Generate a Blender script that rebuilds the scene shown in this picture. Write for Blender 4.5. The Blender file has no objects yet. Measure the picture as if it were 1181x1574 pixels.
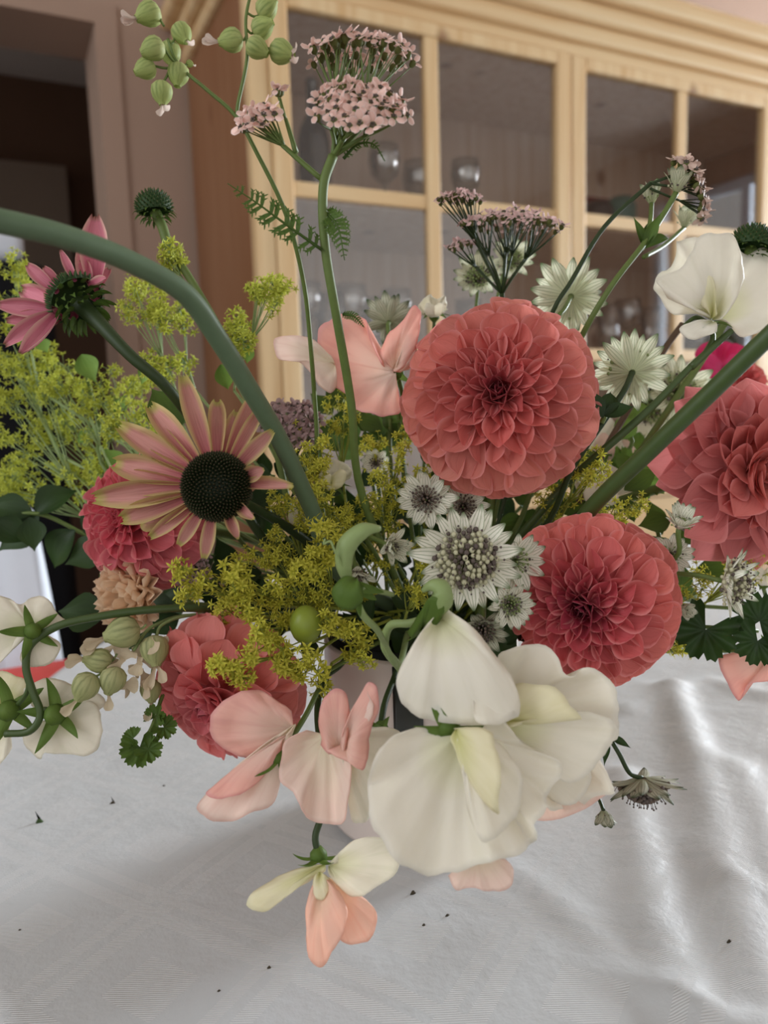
import bpy, math, random
import numpy as np
from mathutils import Vector, Matrix, noise
random.seed(7)
C = bpy.context.scene.collection
# ------------------------------------------------------------------ camera
F, PW, PH = 1182.0, 1181, 1574
def nrm(v): return v / np.linalg.norm(v)
_D = nrm(np.array([280., 9213, 1182])); _Z = -_D
_X = np.array([2410., -190, 1182]); _X = nrm(_X - _X.dot(_D) * _D); _Y = np.cross(_Z, _X)
def W(x, y, z): return Vector((_X[0]*x+_X[1]*y+_X[2]*z, _Y[0]*x+_Y[1]*y+_Y[2]*z, _Z[0]*x+_Z[1]*y+_Z[2]*z))
TZ = 0.75; CAM = Vector((0, 0, TZ + 0.22))
RT, DN, FW = W(1, 0, 0), W(0, 1, 0), W(0, 0, 1)
def P(px, py, d): return CAM + W((px-590.5)/F*d, (py-787)/F*d, d)
def on_table(px, py, h=0.0):
    r = W((px-590.5)/F, (py-787)/F, 1); return CAM + r * ((h - 0.22) / r.z)
cam = bpy.data.cameras.new('camera'); co = bpy.data.objects.new('camera', cam); C.objects.link(co)
m = Matrix((( RT.x, -DN.x, -FW.x, CAM.x), (RT.y, -DN.y, -FW.y, CAM.y), (RT.z, -DN.z, -FW.z, CAM.z), (0, 0, 0, 1)))
co.matrix_world = m
cam.sensor_fit = 'VERTICAL'; cam.sensor_height = 9.6; cam.sensor_width = 7.2; cam.lens = F / PH * 9.6
cam.clip_start = 0.01; cam.clip_end = 60
cam.dof.use_dof = True; cam.dof.focus_distance = 0.325; cam.dof.aperture_fstop = 2.4
bpy.context.scene.camera = co
vs = bpy.context.scene.view_settings
vs.view_transform = 'Standard'; vs.look = 'None'; vs.gamma = 1; vs.use_curve_mapping = False; vs.exposure = 0.9
# ------------------------------------------------------------------ world and light
w = bpy.data.worlds.new('world'); bpy.context.scene.world = w; w.use_nodes = True
w.node_tree.nodes['Background'].inputs[0].default_value = (0.98, 0.97, 0.96, 1)
w.node_tree.nodes['Background'].inputs[1].default_value = 0.55
def area(name, loc, target, sx, sy, power, col):
    l = bpy.data.lights.new(name, 'AREA'); l.shape = 'RECTANGLE'; l.size = sx; l.size_y = sy; l.energy = power; l.color = col
    o = bpy.data.objects.new(name, l); C.objects.link(o); o.location = loc
    o.rotation_euler = (Vector(target) - Vector(loc)).to_track_quat('-Z', 'Y').to_euler(); return o
area('window_light', (4.75, 1.15, 1.65), (0.3, 0.4, 0.9), 1.3, 1.5, 250, (0.88, 0.94, 1.0))
area('left_fill_light', (-1.6, 0.2, 1.9), (0.3, 0.4, 0.9), 1.0, 1.2, 7, (0.9, 0.96, 1.0))  # unseen soft fill from the open left side; no door stands there
# ------------------------------------------------------------------ materials
def lin(c): return tuple((x/255/12.92 if x/255 <= .04045 else ((x/255+.055)/1.055)**2.4) for x in c) + (1,)
MATS = {}
def nodes(name):
    mt = bpy.data.materials.new(name); mt.use_nodes = True; MATS[name] = mt
    n = mt.node_tree.nodes; l = mt.node_tree.links; return mt, n, l, n['Principled BSDF']
def simple(name, col, rough=.6, spec=.4, vary=.15, scale=60, bump=0.0, metal=0):
    mt, n, l, b = nodes(name)
    tc = n.new('ShaderNodeTexCoord'); nz = n.new('ShaderNodeTexNoise'); nz.inputs['Scale'].default_value = scale; nz.inputs['Detail'].default_value = 4
    l.new(tc.outputs['Object'], nz.inputs['Vector'])
    mx = n.new('ShaderNodeMix'); mx.data_type = 'RGBA'
    c = lin(col); mx.inputs[6].default_value = tuple(x*(1-vary) for x in c[:3])+(1,); mx.inputs[7].default_value = tuple(min(1, x*(1+vary)) for x in c[:3])+(1,)
    l.new(nz.outputs['Fac'], mx.inputs[0]); l.new(mx.outputs[2], b.inputs['Base Color'])
    b.inputs['Roughness'].default_value = rough; b.inputs['Specular IOR Level'].default_value = spec; b.inputs['Metallic'].default_value = metal
    if bump:
        bp = n.new('ShaderNodeBump'); bp.inputs['Strength'].default_value = bump; bp.inputs['Distance'].default_value = .002
        l.new(nz.outputs['Fac'], bp.inputs['Height']); l.new(bp.outputs[0], b.inputs['Normal'])
    return mt
def petal(name, inner, outer, edge=None, vein=.25, transl=.3, rough=.55, objcol=False, tip=None, edge_at=.72, vs_u=26, base_at=(.0, .6), tip_at=(.82, .97), vein_col=None, lines=0):
    """petal material: colour runs base->outer along v, lighter margin at |u|, veins along v."""
    mt, n, l, b = nodes(name)
    uv = n.new('ShaderNodeUVMap'); sp = n.new('ShaderNodeSeparateXYZ'); l.new(uv.outputs[0], sp.inputs[0])
    def rng(src, a, c_):
        r = n.new('ShaderNodeMapRange'); r.inputs[1].default_value = a; r.inputs[2].default_value = c_; l.new(src, r.inputs[0]); return r.outputs[0]
    def mix(fac, a, b_):
        x = n.new('ShaderNodeMix'); x.data_type = 'RGBA'
        if isinstance(fac, float): x.inputs[0].default_value = fac
        else: l.new(fac, x.inputs[0])
        for i, s in ((6, a), (7, b_)):
            if isinstance(s, tuple): x.inputs[i].default_value = s
            else: l.new(s, x.inputs[i])
        return x.outputs[2]
    if objcol:
        oi = n.new('ShaderNodeObjectInfo'); base = oi.outputs['Color']
        hs = n.new('ShaderNodeHueSaturation'); hs.inputs['Value'].default_value = .85; l.new(base, hs.inputs['Color'])
        col = mix(rng(sp.outputs[1], base_at[0], base_at[1]), hs.outputs[0], base)
    else:
        col = mix(rng(sp.outputs[1], base_at[0], base_at[1]), lin(inner), lin(outer))
    mp = n.new('ShaderNodeMapping'); mp.inputs['Scale'].default_value = (vs_u, 1.6, 1); l.new(uv.outputs[0], mp.inputs[0])
    nz = n.new('ShaderNodeTexNoise'); nz.inputs['Scale'].default_value = 1.0; nz.inputs['Detail'].default_value = 3; l.new(mp.outputs[0], nz.inputs['Vector'])
    vf = rng(nz.outputs['Fac'], .5, .72)
    vm = n.new('ShaderNodeMath'); vm.operation = 'MULTIPLY'; vm.inputs[1].default_value = vein; l.new(vf, vm.inputs[0])
    if vein_col: dk = lin(vein_col)
    else:
        hs2 = n.new('ShaderNodeHueSaturation'); hs2.inputs['Value'].default_value = .62; hs2.inputs['Saturation'].default_value = 1.15
        if isinstance(col, tuple): hs2.inputs['Color'].default_value = col
        else: l.new(col, hs2.inputs['Color'])
        dk = hs2.outputs[0]
    col = mix(vm.outputs[0], col, dk)
    if lines:
        def M(op, a_, b_):
            x = n.new('ShaderNodeMath'); x.operation = op
            for i_, q_ in enumerate((a_, b_)):
                if q_ is None: continue
                if isinstance(q_, (int, float)): x.inputs[i_].default_value = q_
                else: l.new(q_, x.inputs[i_])
            return x.outputs[0]
        wv = M('COSINE', M('MULTIPLY', M('ADD', sp.outputs[0], M('MULTIPLY', nz.outputs['Fac'], .06)), lines*2*math.pi), None)
        lf = M('MULTIPLY', rng(wv, .55, 1.0), M('ADD', .25, M('MULTIPLY', rng(sp.outputs[1], .2, .9), .65)))
        col = mix(lf, col, lin(vein_col))
    if edge:
        a = n.new('ShaderNodeMath'); a.operation = 'SUBTRACT'; a.inputs[1].default_value = .5; l.new(sp.outputs[0], a.inputs[0])
        ab = n.new('ShaderNodeMath'); ab.operation = 'ABSOLUTE'; l.new(a.outputs[0], ab.inputs[0])
        d = n.new('ShaderNodeMath'); d.operation = 'MULTIPLY'; d.inputs[1].default_value = 2; l.new(ab.outputs[0], d.inputs[0])
        mm = n.new('ShaderNodeMath'); mm.operation = 'MAXIMUM'; l.new(d.outputs[0], mm.inputs[0]); l.new(rng(sp.outputs[1], .78, 1.0), mm.inputs[1])
        ef = rng(mm.outputs[0], edge_at, 1.0)
        e2 = n.new('ShaderNodeMath'); e2.operation = 'MULTIPLY'; e2.inputs[1].default_value = .75; l.new(ef, e2.inputs[0])
        col = mix(e2.outputs[0], col, lin(edge))
    if tip: col = mix(rng(sp.outputs[1], tip_at[0], tip_at[1]), col, lin(tip))
    l.new(col, b.inputs['Base Color']); b.inputs['Roughness'].default_value = rough; b.inputs['Specular IOR Level'].default_value = .25
    bp = n.new('ShaderNodeBump'); bp.inputs['Strength'].default_value = .35; bp.inputs['Distance'].default_value = .0006
    l.new(nz.outputs['Fac'], bp.inputs['Height']); l.new(bp.outputs[0], b.inputs['Normal'])
    tr = n.new('ShaderNodeBsdfTranslucent'); l.new(col, tr.inputs[0])
    ms = n.new('ShaderNodeMixShader'); ms.inputs[0].default_value = transl
    l.new(b.outputs[0], ms.inputs[1]); l.new(tr.outputs[0], ms.inputs[2]); l.new(ms.outputs[0], n['Material Output'].inputs[0])
    return mt
petal('dahlia_petal', None, None, edge=(236, 160, 158), vein=.25, transl=.34, objcol=True, edge_at=.84, vs_u=14)
petal('cone_petal', (184, 96, 106), (208, 150, 142), edge=(210, 206, 128), vein=.7, transl=.3, tip=(176, 168, 90), edge_at=.5, vs_u=12, tip_at=(.86, 1.0))
petal('cone_petal_pink', (176, 84, 108), (206, 128, 142), edge=(222, 190, 170), vein=.5, transl=.25, tip=(120, 60, 50), edge_at=.7, vs_u=12, tip_at=(.92, 1.0))
petal('bract', (250, 244, 226), (250, 248, 234), vein=.25, transl=.3, tip=(86, 112, 60), vs_u=13, vein_col=(132, 146, 96), tip_at=(.84, 1.0), lines=4)
petal('bract_back', (214, 220, 176), (236, 236, 212), vein=.3, transl=.4, tip=(74, 100, 50), vs_u=12, vein_col=(136, 152, 98), tip_at=(.8, 1.0), lines=4)
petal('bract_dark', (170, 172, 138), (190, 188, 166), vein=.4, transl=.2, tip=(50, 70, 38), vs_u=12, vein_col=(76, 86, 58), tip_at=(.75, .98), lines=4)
petal('pea_white', (236, 236, 196), (253, 249, 238), vein=.14, transl=.42, vs_u=30, vein_col=(226, 222, 196), base_at=(0, .5), rough=.45)
petal('pea_cream', (228, 228, 160), (248, 242, 212), vein=.2, transl=.35, vs_u=20, vein_col=(220, 210, 150), base_at=(0, .7), rough=.45)
petal('pea_greenwhite', (226, 224, 186), (246, 240, 224), vein=.2, transl=.36, vs_u=26, vein_col=(206, 208, 176), rough=.5)
petal('pea_blush', (244, 236, 212), (252, 232, 220), edge=(250, 214, 202), vein=.25, transl=.42, vs_u=28, vein_col=(228, 190, 176), base_at=(0, .8), edge_at=.8, rough=.48)
petal('pea_pink', (250, 234, 220), (252, 206, 192), edge=(250, 186, 184), vein=.3, transl=.42, vs_u=26, vein_col=(226, 160, 156), base_at=(0, .8), edge_at=.75, rough=.48)
petal('pea_peach', (250, 232, 206), (252, 214, 194), edge=(248, 196, 174), vein=.25, transl=.4, vs_u=26, vein_col=(238, 172, 146), edge_at=.85, rough=.48)
petal('pea_magenta', (226, 110, 150), (222, 64, 120), vein=.2, transl=.3, vs_u=20)
petal('yarrow_petal', (206, 178, 172), (226, 188, 184), edge=(240, 220, 216), vein=.25, transl=.3, vs_u=8)
petal('yarrow_petal_pale', (232, 190, 172), (242, 204, 192), edge=(244, 232, 230), vein=.2, transl=.3, vs_u=8)
petal('yarrow_petal_dry', (140, 112, 112), (168, 140, 138), vein=.3, transl=.2, vs_u=8)
petal('yarrow_petal_beige', (196, 166, 150), (216, 188, 174), vein=.3, transl=.2, vs_u=8)
petal('floret_yellow', (158, 160, 40), (216, 210, 84), vein=.15, transl=.35, vs_u=6)
petal('floret_lime', (164, 172, 48), (206, 212, 92), vein=.15, transl=.4, vs_u=6)
petal('floret_green', (120, 140, 50), (170, 184, 80), vein=.15, transl=.3, vs_u=6)
petal('leaf', (66, 88, 36), (84, 108, 44), vein=.35, transl=.22, vs_u=10, vein_col=(40, 66, 28), rough=.5)
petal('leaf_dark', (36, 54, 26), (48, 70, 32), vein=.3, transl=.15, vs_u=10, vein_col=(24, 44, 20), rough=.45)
petal('leaf_bright', (96, 128, 54), (120, 150, 70), vein=.3, transl=.3, vs_u=10, rough=.5)
petal('calyx_green', (104, 128, 56), (92, 118, 50), vein=.3, transl=.25, vs_u=8)
petal('bladder', (196, 200, 140), (176, 188, 116), vein=.75, transl=.3, vs_u=9, vein_col=(84, 116, 50))
petal('bladder_beige', (200, 196, 150), (182, 186, 130), vein=.8, transl=.3, vs_u=9, vein_col=(100, 112, 66))
petal('papery', (222, 204, 190), (232, 214, 204), vein=.2, transl=.35, vs_u=8)
petal('papery_beige', (206, 186, 156), (214, 198, 170), vein=.3, transl=.3, vs_u=8)
petal('peach_petal', (232, 208, 160), (246, 216, 184), edge=(250, 230, 204), vein=.2, transl=.3, vs_u=14)
petal('spike', (22, 36, 16), (40, 46, 22), vein=.1, transl=0, tip=(86, 50, 34), vs_u=4, tip_at=(.7, 1.0))
petal('spike_green', (40, 62, 30), (58, 84, 40), vein=.1, transl=.05, tip=(130, 80, 60), vs_u=4, tip_at=(.7, 1.0))
simple('stem_glaucous', (92, 112, 84), .5, .35, .12, 200)
simple('stem_deep', (66, 84, 42), .45, .4, .15, 200)
simple('stem', (98, 116, 58), .5, .35, .2, 300)
simple('stem_dark', (46, 62, 30), .5, .35, .2, 300)
simple('stem_brown', (96, 76, 60), .6, .3, .2, 300)
simple('stem_pale', (138, 156, 100), .5, .35, .12, 300)
simple('stem_lime', (142, 150, 60), .5, .3, .15, 300)
simple('involucre', (96, 102, 52), .6, .3, .3, 900)
simple('floret_centre', (196, 192, 160), .6, .3, .3, 1500)
simple('floret_green_centre', (136, 150, 96), .6, .3, .3, 1500)
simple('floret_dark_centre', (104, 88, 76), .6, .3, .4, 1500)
simple('anther', (96, 84, 78), .6, .3, .3, 1500)
simple('bud_green', (132, 146, 50), .4, .4, .15, 200)
simple('ceramic_white', (214, 200, 192), .3, .5, .03, 20)
simple('vase_stripe', (34, 38, 34), .35, .5, .1, 20)
simple('liner_black', (14, 15, 14), .5, .4, .1, 20)
simple('wall_paint', (168, 142, 126), .9, .2, .04, 3)
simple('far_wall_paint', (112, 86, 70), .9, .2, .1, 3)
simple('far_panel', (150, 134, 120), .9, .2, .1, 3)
simple('ceiling_paint', (214, 204, 196), .9, .2, .03, 3)
simple('floor_wood', (70, 48, 38), .5, .4, .25, 6)
simple('dark_fabric', (16, 16, 20), .85, .2, .2, 40)
simple('white_fabric', (214, 220, 230), .85, .2, .04, 40)
simple('coral_fabric', (222, 96, 92), .8, .2, .1, 60)
simple('debris', (70, 62, 48), .8, .2, .3, 900)
simple('debris_green', (66, 84, 50), .8, .2, .3, 900)
simple('bark', (70, 60, 50), .8, .2, .2, 20)
simple('hedge_leaf', (70, 104, 60), .6, .3, .4, 8)
def pine(name, vertical, tint=(226, 197, 152)):
    mt, n, l, b = nodes(name)
    tc = n.new('ShaderNodeTexCoord'); mp = n.new('ShaderNodeMapping')
    mp.inputs['Scale'].default_value = (34, 34, 1.6) if vertical else (1.6, 34, 34); l.new(tc.outputs['Object'], mp.inputs[0])
    nz = n.new('ShaderNodeTexNoise'); nz.inputs['Scale'].default_value = 1.2; nz.inputs['Detail'].default_value = 5; nz.inputs['Distortion'].default_value = .6; l.new(mp.outputs[0], nz.inputs['Vector'])
    cr = n.new('ShaderNodeValToRGB'); c = lin(tint); d = lin(tuple(int(x*y) for x, y in zip(tint, (.93, .87, .80))))
    cr.color_ramp.elements[0].color = d; cr.color_ramp.elements[0].position = .3; cr.color_ramp.elements[1].color = c; cr.color_ramp.elements[1].position = .6
    l.new(nz.outputs['Fac'], cr.inputs[0])
    # knots
    vo = n.new('ShaderNodeTexVoronoi'); vo.inputs['Scale'].default_value = 5.5; mp2 = n.new('ShaderNodeMapping'); mp2.inputs['Scale'].default_value = (1, 1, .7) if vertical else (.7, 1, 1.2)
    l.new(tc.outputs['Object'], mp2.inputs[0]); l.new(mp2.outputs[0], vo.inputs['Vector'])
    mr = n.new('ShaderNodeMapRange'); mr.inputs[1].default_value = .04; mr.inputs[2].default_value = .13; mr.inputs[3].default_value = .8; mr.inputs[4].default_value = 0; l.new(vo.outputs['Distance'], mr.inputs[0])
    mx = n.new('ShaderNodeMix'); mx.data_type = 'RGBA'; l.new(mr.outputs[0], mx.inputs[0]); l.new(cr.outputs[0], mx.inputs[6]); mx.inputs[7].default_value = lin((128, 82, 52))
    l.new(mx.outputs[2], b.inputs['Base Color']); b.inputs['Roughness'].default_value = .5; return mt
pine('pine_vertical', True); pine('pine_horizontal', False); pine('pine_side', True, (150, 106, 74)); pine('pine_inside', True, (226, 208, 190)); 
def glass(name, tint=(1, 1, 1, 1), mixf=.12, rough=0.0):
    mt, n, l, b = nodes(name)
    t = n.new('ShaderNodeBsdfTransparent'); t.inputs[0].default_value = tint
    g = n.new('ShaderNodeBsdfGlossy'); g.inputs['Roughness'].default_value = rough
    fr = n.new('ShaderNodeFresnel'); ge = n.new('ShaderNodeNewGeometry')
    mr = n.new('ShaderNodeMapRange'); mr.inputs[3].default_value = 1.5; mr.inputs[4].default_value = 1/1.5; l.new(ge.outputs['Backfacing'], mr.inputs[0]); l.new(mr.outputs[0], fr.inputs[0])
    a = n.new('ShaderNodeMath'); a.operation = 'ADD'; a.inputs[1].default_value = mixf; l.new(fr.outputs[0], a.inputs[0])
    ms = n.new('ShaderNodeMixShader'); l.new(a.outputs[0], ms.inputs[0]); l.new(t.outputs[0], ms.inputs[1]); l.new(g.outputs[0], ms.inputs[2]); l.new(ms.outputs[0], n['Material Output'].inputs[0])
    return mt
glass('pane_glass', (.93, .92, .91, 1), .06); glass('drink_glass', (.95, .97, .98, 1), .35, .12); glass('bottle_glass', (.10, .16, .18, 1), .12, .05)
# tablecloth: damask bands of twill on white cotton
mt, n, l, b = nodes('damask')
tc = n.new('ShaderNodeTexCoord'); mp = n.new('ShaderNodeMapping'); mp.inputs['Rotation'].default_value = (0, 0, math.radians(-33)); l.new(tc.outputs['Object'], mp.inputs[0])
sp = n.new('ShaderNodeSeparateXYZ'); l.new(mp.outputs[0], sp.inputs[0])
def mth(op, a, b_=None):
    x = n.new('ShaderNodeMath'); x.operation = op
    for i, s in enumerate((a, b_)):
        if s is None: continue
        if isinstance(s, (int, float)): x.inputs[i].default_value = s
        else: l.new(s, x.inputs[i])
    return x.outputs[0]
def bands(ax, per, w0, w1, off=0):
    f = mth('FRACT', mth('MULTIPLY', mth('ADD', ax, 5.0+off), 1/per)); a = mth('GREATER_THAN', f, w0); c2 = mth('LESS_THAN', f, w1); return mth('MULTIPLY', a, c2)
bx, by = sp.outputs[0], sp.outputs[1]
cell = mth('MAXIMUM', mth('MAXIMUM', bands(bx, .075, .0, .10), bands(bx, .075, .16, .24)), mth('MAXIMUM', bands(by, .075, .0, .10), bands(by, .075, .16, .24)))
blk = mth('MULTIPLY', bands(bx, .075, .45, .8), bands(by, .075, .45, .8))
pat = mth('MAXIMUM', cell, blk)
tw = mth('SINE', mth('MULTIPLY', mth('ADD', bx, mth('MULTIPLY', by, .6)), 5200.0))
nz = n.new('ShaderNodeTexNoise'); nz.inputs['Scale'].default_value = 30; nz.inputs['Detail'].default_value = 6; nz.inputs['Roughness'].default_value = .6; l.new(tc.outputs['Object'], nz.inputs['Vector'])
hgt = mth('ADD', mth('MULTIPLY', mth('MULTIPLY', tw, pat), .05), mth('MULTIPLY', nz.outputs['Fac'], 1.1))
bp = n.new('ShaderNodeBump'); bp.inputs['Strength'].default_value = .55; bp.inputs['Distance'].default_value = .0028; l.new(hgt, bp.inputs['Height']); l.new(bp.outputs[0], b.inputs['Normal'])
mx = n.new('ShaderNodeMix'); mx.data_type = 'RGBA'; l.new(mth('MULTIPLY', pat, mth('ADD', .5, mth('MULTIPLY', tw, .5))), mx.inputs[0]); mx.inputs[6].default_value = lin((200, 203, 205)); mx.inputs[7].default_value = lin((214, 215, 216))
l.new(mx.outputs[2], b.inputs['Base Color']); b.inputs['Roughness'].default_value = .42; b.inputs['Sheen Weight'].default_value = .2
# ------------------------------------------------------------------ object helpers
def mesh(name, vs_, fs, uvs=None, smooth=True, mats=(), fmat=None):
    me = bpy.data.meshes.new(name); me.from_pydata([tuple(v) for v in vs_], [], fs)
    if uvs is not None:
        ul = me.uv_layers.new(name='UVMap'); arr = np.empty(len(me.loops)*2, dtype=np.float32)
        vi = np.empty(len(me.loops), dtype=np.int32); me.loops.foreach_get('vertex_index', vi); uv = np.array(uvs, dtype=np.float32); arr[:] = uv[vi].ravel(); ul.data.foreach_set('uv', arr)
    for mname in mats: me.materials.append(MATS[mname])
    if fmat is not None: me.polygons.foreach_set('material_index', fmat)
    if smooth: me.polygons.foreach_set('use_smooth', [True]*len(me.polygons))
    me.update(); return me
def link(name, me, parent=None, mw=None, color=None):
    o = bpy.data.objects.new(name, me); C.objects.link(o)
    if parent is not None:
        o.parent = parent; loc = parent.get('_w'); loc = Vector(loc) if loc else Vector((0, 0, 0))
        o.matrix_basis = Matrix.Translation(-loc) @ (mw if mw is not None else Matrix())
    elif mw is not None: o.matrix_basis = mw
    o['_w'] = tuple((mw.translation if mw is not None else Vector((0, 0, 0))))
    if color: o.color = color
    return o
def sub(name, me, parent, mw):          # sub-part whose parent has rotation: identity-frame parents only
    return link(name, me, parent, mw)
def thing(name, label, cat, loc, group=None):
    o = bpy.data.objects.new(name, None); C.objects.link(o); o.location = loc; o.empty_display_size = .02
    o['_w'] = tuple(loc); o['label'] = label; o['category'] = cat
    if group: o['group'] = group
    return o
def tag(o, label, cat, group=None):
    o['label'] = label; o['category'] = cat
    if group: o['group'] = group
    return o
def struct(name, me, mw=None, parent=None):
    o = link(name, me, parent, mw)
    if parent is None: o['kind'] = 'structure'
    return o
class MB:
    def __init__(s): s.v = []; s.f = []; s.uv = []; s.m = []
    def add(s, vs_, fs, uvs=None, mi=0):
        o = len(s.v); s.v += [Vector(v) for v in vs_]; s.f += [tuple(i+o for i in f) for f in fs]; s.uv += (uvs if uvs else [(0.5, .5)]*len(vs_)); s.m += [mi]*len(fs)
    def addmesh(s, tpl, M, mi=0):
        s.add([M @ Vector(v) for v in tpl[0]], tpl[1], tpl[2], mi)
    def box(s, a, b_, mi=0):
        x0, y0, z0 = a; x1, y1, z1 = b_
        s.add([(x0,y0,z0),(x1,y0,z0),(x1,y1,z0),(x0,y1,z0),(x0,y0,z1),(x1,y0,z1),(x1,y1,z1),(x0,y1,z1)], [(3,2,1,0),(4,5,6,7),(0,1,5,4),(1,2,6,5),(2,3,7,6),(3,0,4,7)], None, mi)
    def tube(s, pts, r, seg=6, mi=0):
        vs_, fs, uvs = tube_data(pts, r, seg); s.add(vs_, fs, uvs, mi)
    def build(s, name, mats, parent=None, smooth=True, bevel=0, origin=None):
        org = Vector(origin) if origin is not None else Vector((0, 0, 0))
        me = mesh(name, [v - org for v in s.v], s.f, s.uv, smooth, mats if isinstance(mats, (list, tuple)) else (mats,), s.m)
        o = link(name, me, parent, Matrix.Translation(org))
        if bevel:
            md = o.modifiers.new('bevel', 'BEVEL'); md.width = bevel; md.segments = 2; md.limit_method = 'ANGLE'
        return o
def crom(pts, n=6):
    pts = [Vector(p) for p in pts]
    if len(pts) < 3: 
        return [pts[0].lerp(pts[-1], i/n) for i in range(n+1)]
    out = []; q = [pts[0]*2-pts[1]] + pts + [pts[-1]*2-pts[-2]]
    for i in range(1, len(q)-2):
        a, b_, c_, d = q[i-1], q[i], q[i+1], q[i+2]
        for k in range(n):
            t = k/n; out.append(.5*((2*b_)+(c_-a)*t+(2*a-5*b_+4*c_-d)*t*t+(3*b_-a-3*c_+d)*t**3))
    out.append(pts[-1]); return out
def tube_data(pts, r, seg=6):
    n = len(pts); vs_ = []; fs = []; uvs = []; up = None
    for i, p in enumerate(pts):
        t = (pts[min(n-1, i+1)] - pts[max(0, i-1)])
        t = t.normalized() if t.length > 1e-9 else Vector((0, 0, 1))
        if up is None: up = t.orthogonal().normalized()
        up = (up - t*up.dot(t)); up = up.normalized() if up.length > 1e-6 else t.orthogonal().normalized()
        s2 = t.cross(up); ri = r[min(len(r)-1, int(i/(n-1)*(len(r)-1)+.5))] if isinstance(r, (list, tuple)) else r
        if isinstance(r, (list, tuple)) and len(r) > 1:
            x = i/(n-1)*(len(r)-1); k = min(int(x), len(r)-2); ri = r[k]+(r[k+1]-r[k])*(x-k)
        for j in range(seg):
            a = 2*math.pi*j/seg; vs_.append(p + (up*math.cos(a) + s2*math.sin(a))*ri); uvs.append((j/seg, i/(n-1)))
    for i in range(n-1):
        for j in range(seg):
            fs.append((i*seg+j, i*seg+(j+1) % seg, (i+1)*seg+(j+1) % seg, (i+1)*seg+j))
    fs.append(tuple(range(seg))[::-1]); fs.append(tuple((n-1)*seg+j for j in range(seg)))
    return vs_, fs, uvs
def stem(parent, pts, r, mat='stem', n=6, seg=8, name='stem', smooth_path=True):
    p = crom(pts, n) if smooth_path else [Vector(x) for x in pts]
    mb = MB(); mb.tube(p, r, seg); return mb.build(name, mat, parent, origin=p[-1])
def frame(loc, ydir, zdir, s=1.0, sx=None):
    y = Vector(ydir).normalized(); z = Vector(zdir); z = z - y*z.dot(y); z = z.normalized() if z.length > 1e-6 else y.orthogonal().normalized(); x = y.cross(z)
    sx = s if sx is None else sx
    return Matrix(((x.x*sx, y.x*s, z.x*s, loc.x), (x.y*sx, y.y*s, z.y*s, loc.y), (x.z*sx, y.z*s, z.z*s, loc.z), (0, 0, 0, 1)))
def interp(tab, v):
    x = v*(len(tab)-1); k = min(int(x), len(tab)-2); t = x-k; return tab[k]*(1-t)+tab[k+1]*t
def strap(widths, cup=.4, curl=0.0, curl0=0.0, nu=6, nv=9, notch=0, ridge=0, cupend=None):
    """unit length petal along +Y, face normal +Z. widths = half widths; curl = total bend (rad)."""
    vs_ = []; uvs = []; fs = []; y = z = 0.0; dl = 1/nv
    for j in range(nv+1):
        v = j/nv; h = curl0 + curl*v; wd = interp(widths, v); cp = cup if cupend is None else cup+(cupend-cup)*v
        for i in range(nu+1):
            u = -1+2*i/nu; zz = cp*wd*(u*u-.0) + ridge*wd*math.cos(u*math.pi*2.0); yy = -notch*math.cos(u*math.pi*3)*max(0, v-.85)/.15
            vs_.append((u*wd, y+yy*math.cos(h)-zz*math.sin(h), z+zz*math.cos(h)+yy*math.sin(h))); uvs.append((i/nu, v))
        y += math.cos(h+curl/nv/2)*dl; z += math.sin(h+curl/nv/2)*dl
    for j in range(nv):
        for i in range(nu):
            a = j*(nu+1)+i; fs.append((a, a+1, a+nu+2, a+nu+1))
    return vs_, fs, uvs
def strap_mesh(name, mat, *a, **k):
    v, f, u = strap(*a, **k); return mesh(name, v, f, u, True, (mat,))
# vase position
VC = on_table(655, 1330) ; _r = Vector((VC.x-CAM.x, VC.y-CAM.y, 0)).normalized()
VR, VH = 0.052, 0.100
VC = VC + _r*VR; VC.z = TZ
def into_vase(p, k=0):
    """three points that lead a stem from outside to the inside of the vase"""
    d = Vector((p.x-VC.x, p.y-VC.y, 0)); d = d.normalized() if d.length > .01 else Vector((1, 0, 0))
    a = random.uniform(-.5, .5); d = Matrix.Rotation(a, 3, 'Z') @ d; rr = random.uniform(.008, .028)
    e = Vector((VC.x, VC.y, TZ+VH+.006)) + d*rr
    return [e + d*.010 + Vector((0, 0, .014)), e, Vector((VC.x-d.x*.02, VC.y-d.y*.02, TZ+.03))]
def auto_stem(parent, head, axis, r=.0017, mat='stem', back=.03):
    iv = into_vase(head); p0 = head; p1 = head - axis*back
    mid = p1.lerp(iv[0], .5) + Vector((0, 0, .008)) - axis*back*.4
    return stem(parent, [p0, p1, mid]+iv, r, mat)
def root(name, label, cat, group, head=None, loc=None):
    l_ = Vector((VC.x+random.uniform(-.015, .015), VC.y+random.uniform(-.015, .015), TZ+.012)) if loc is None else loc
    return thing(name, label, cat, l_, group)
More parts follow.
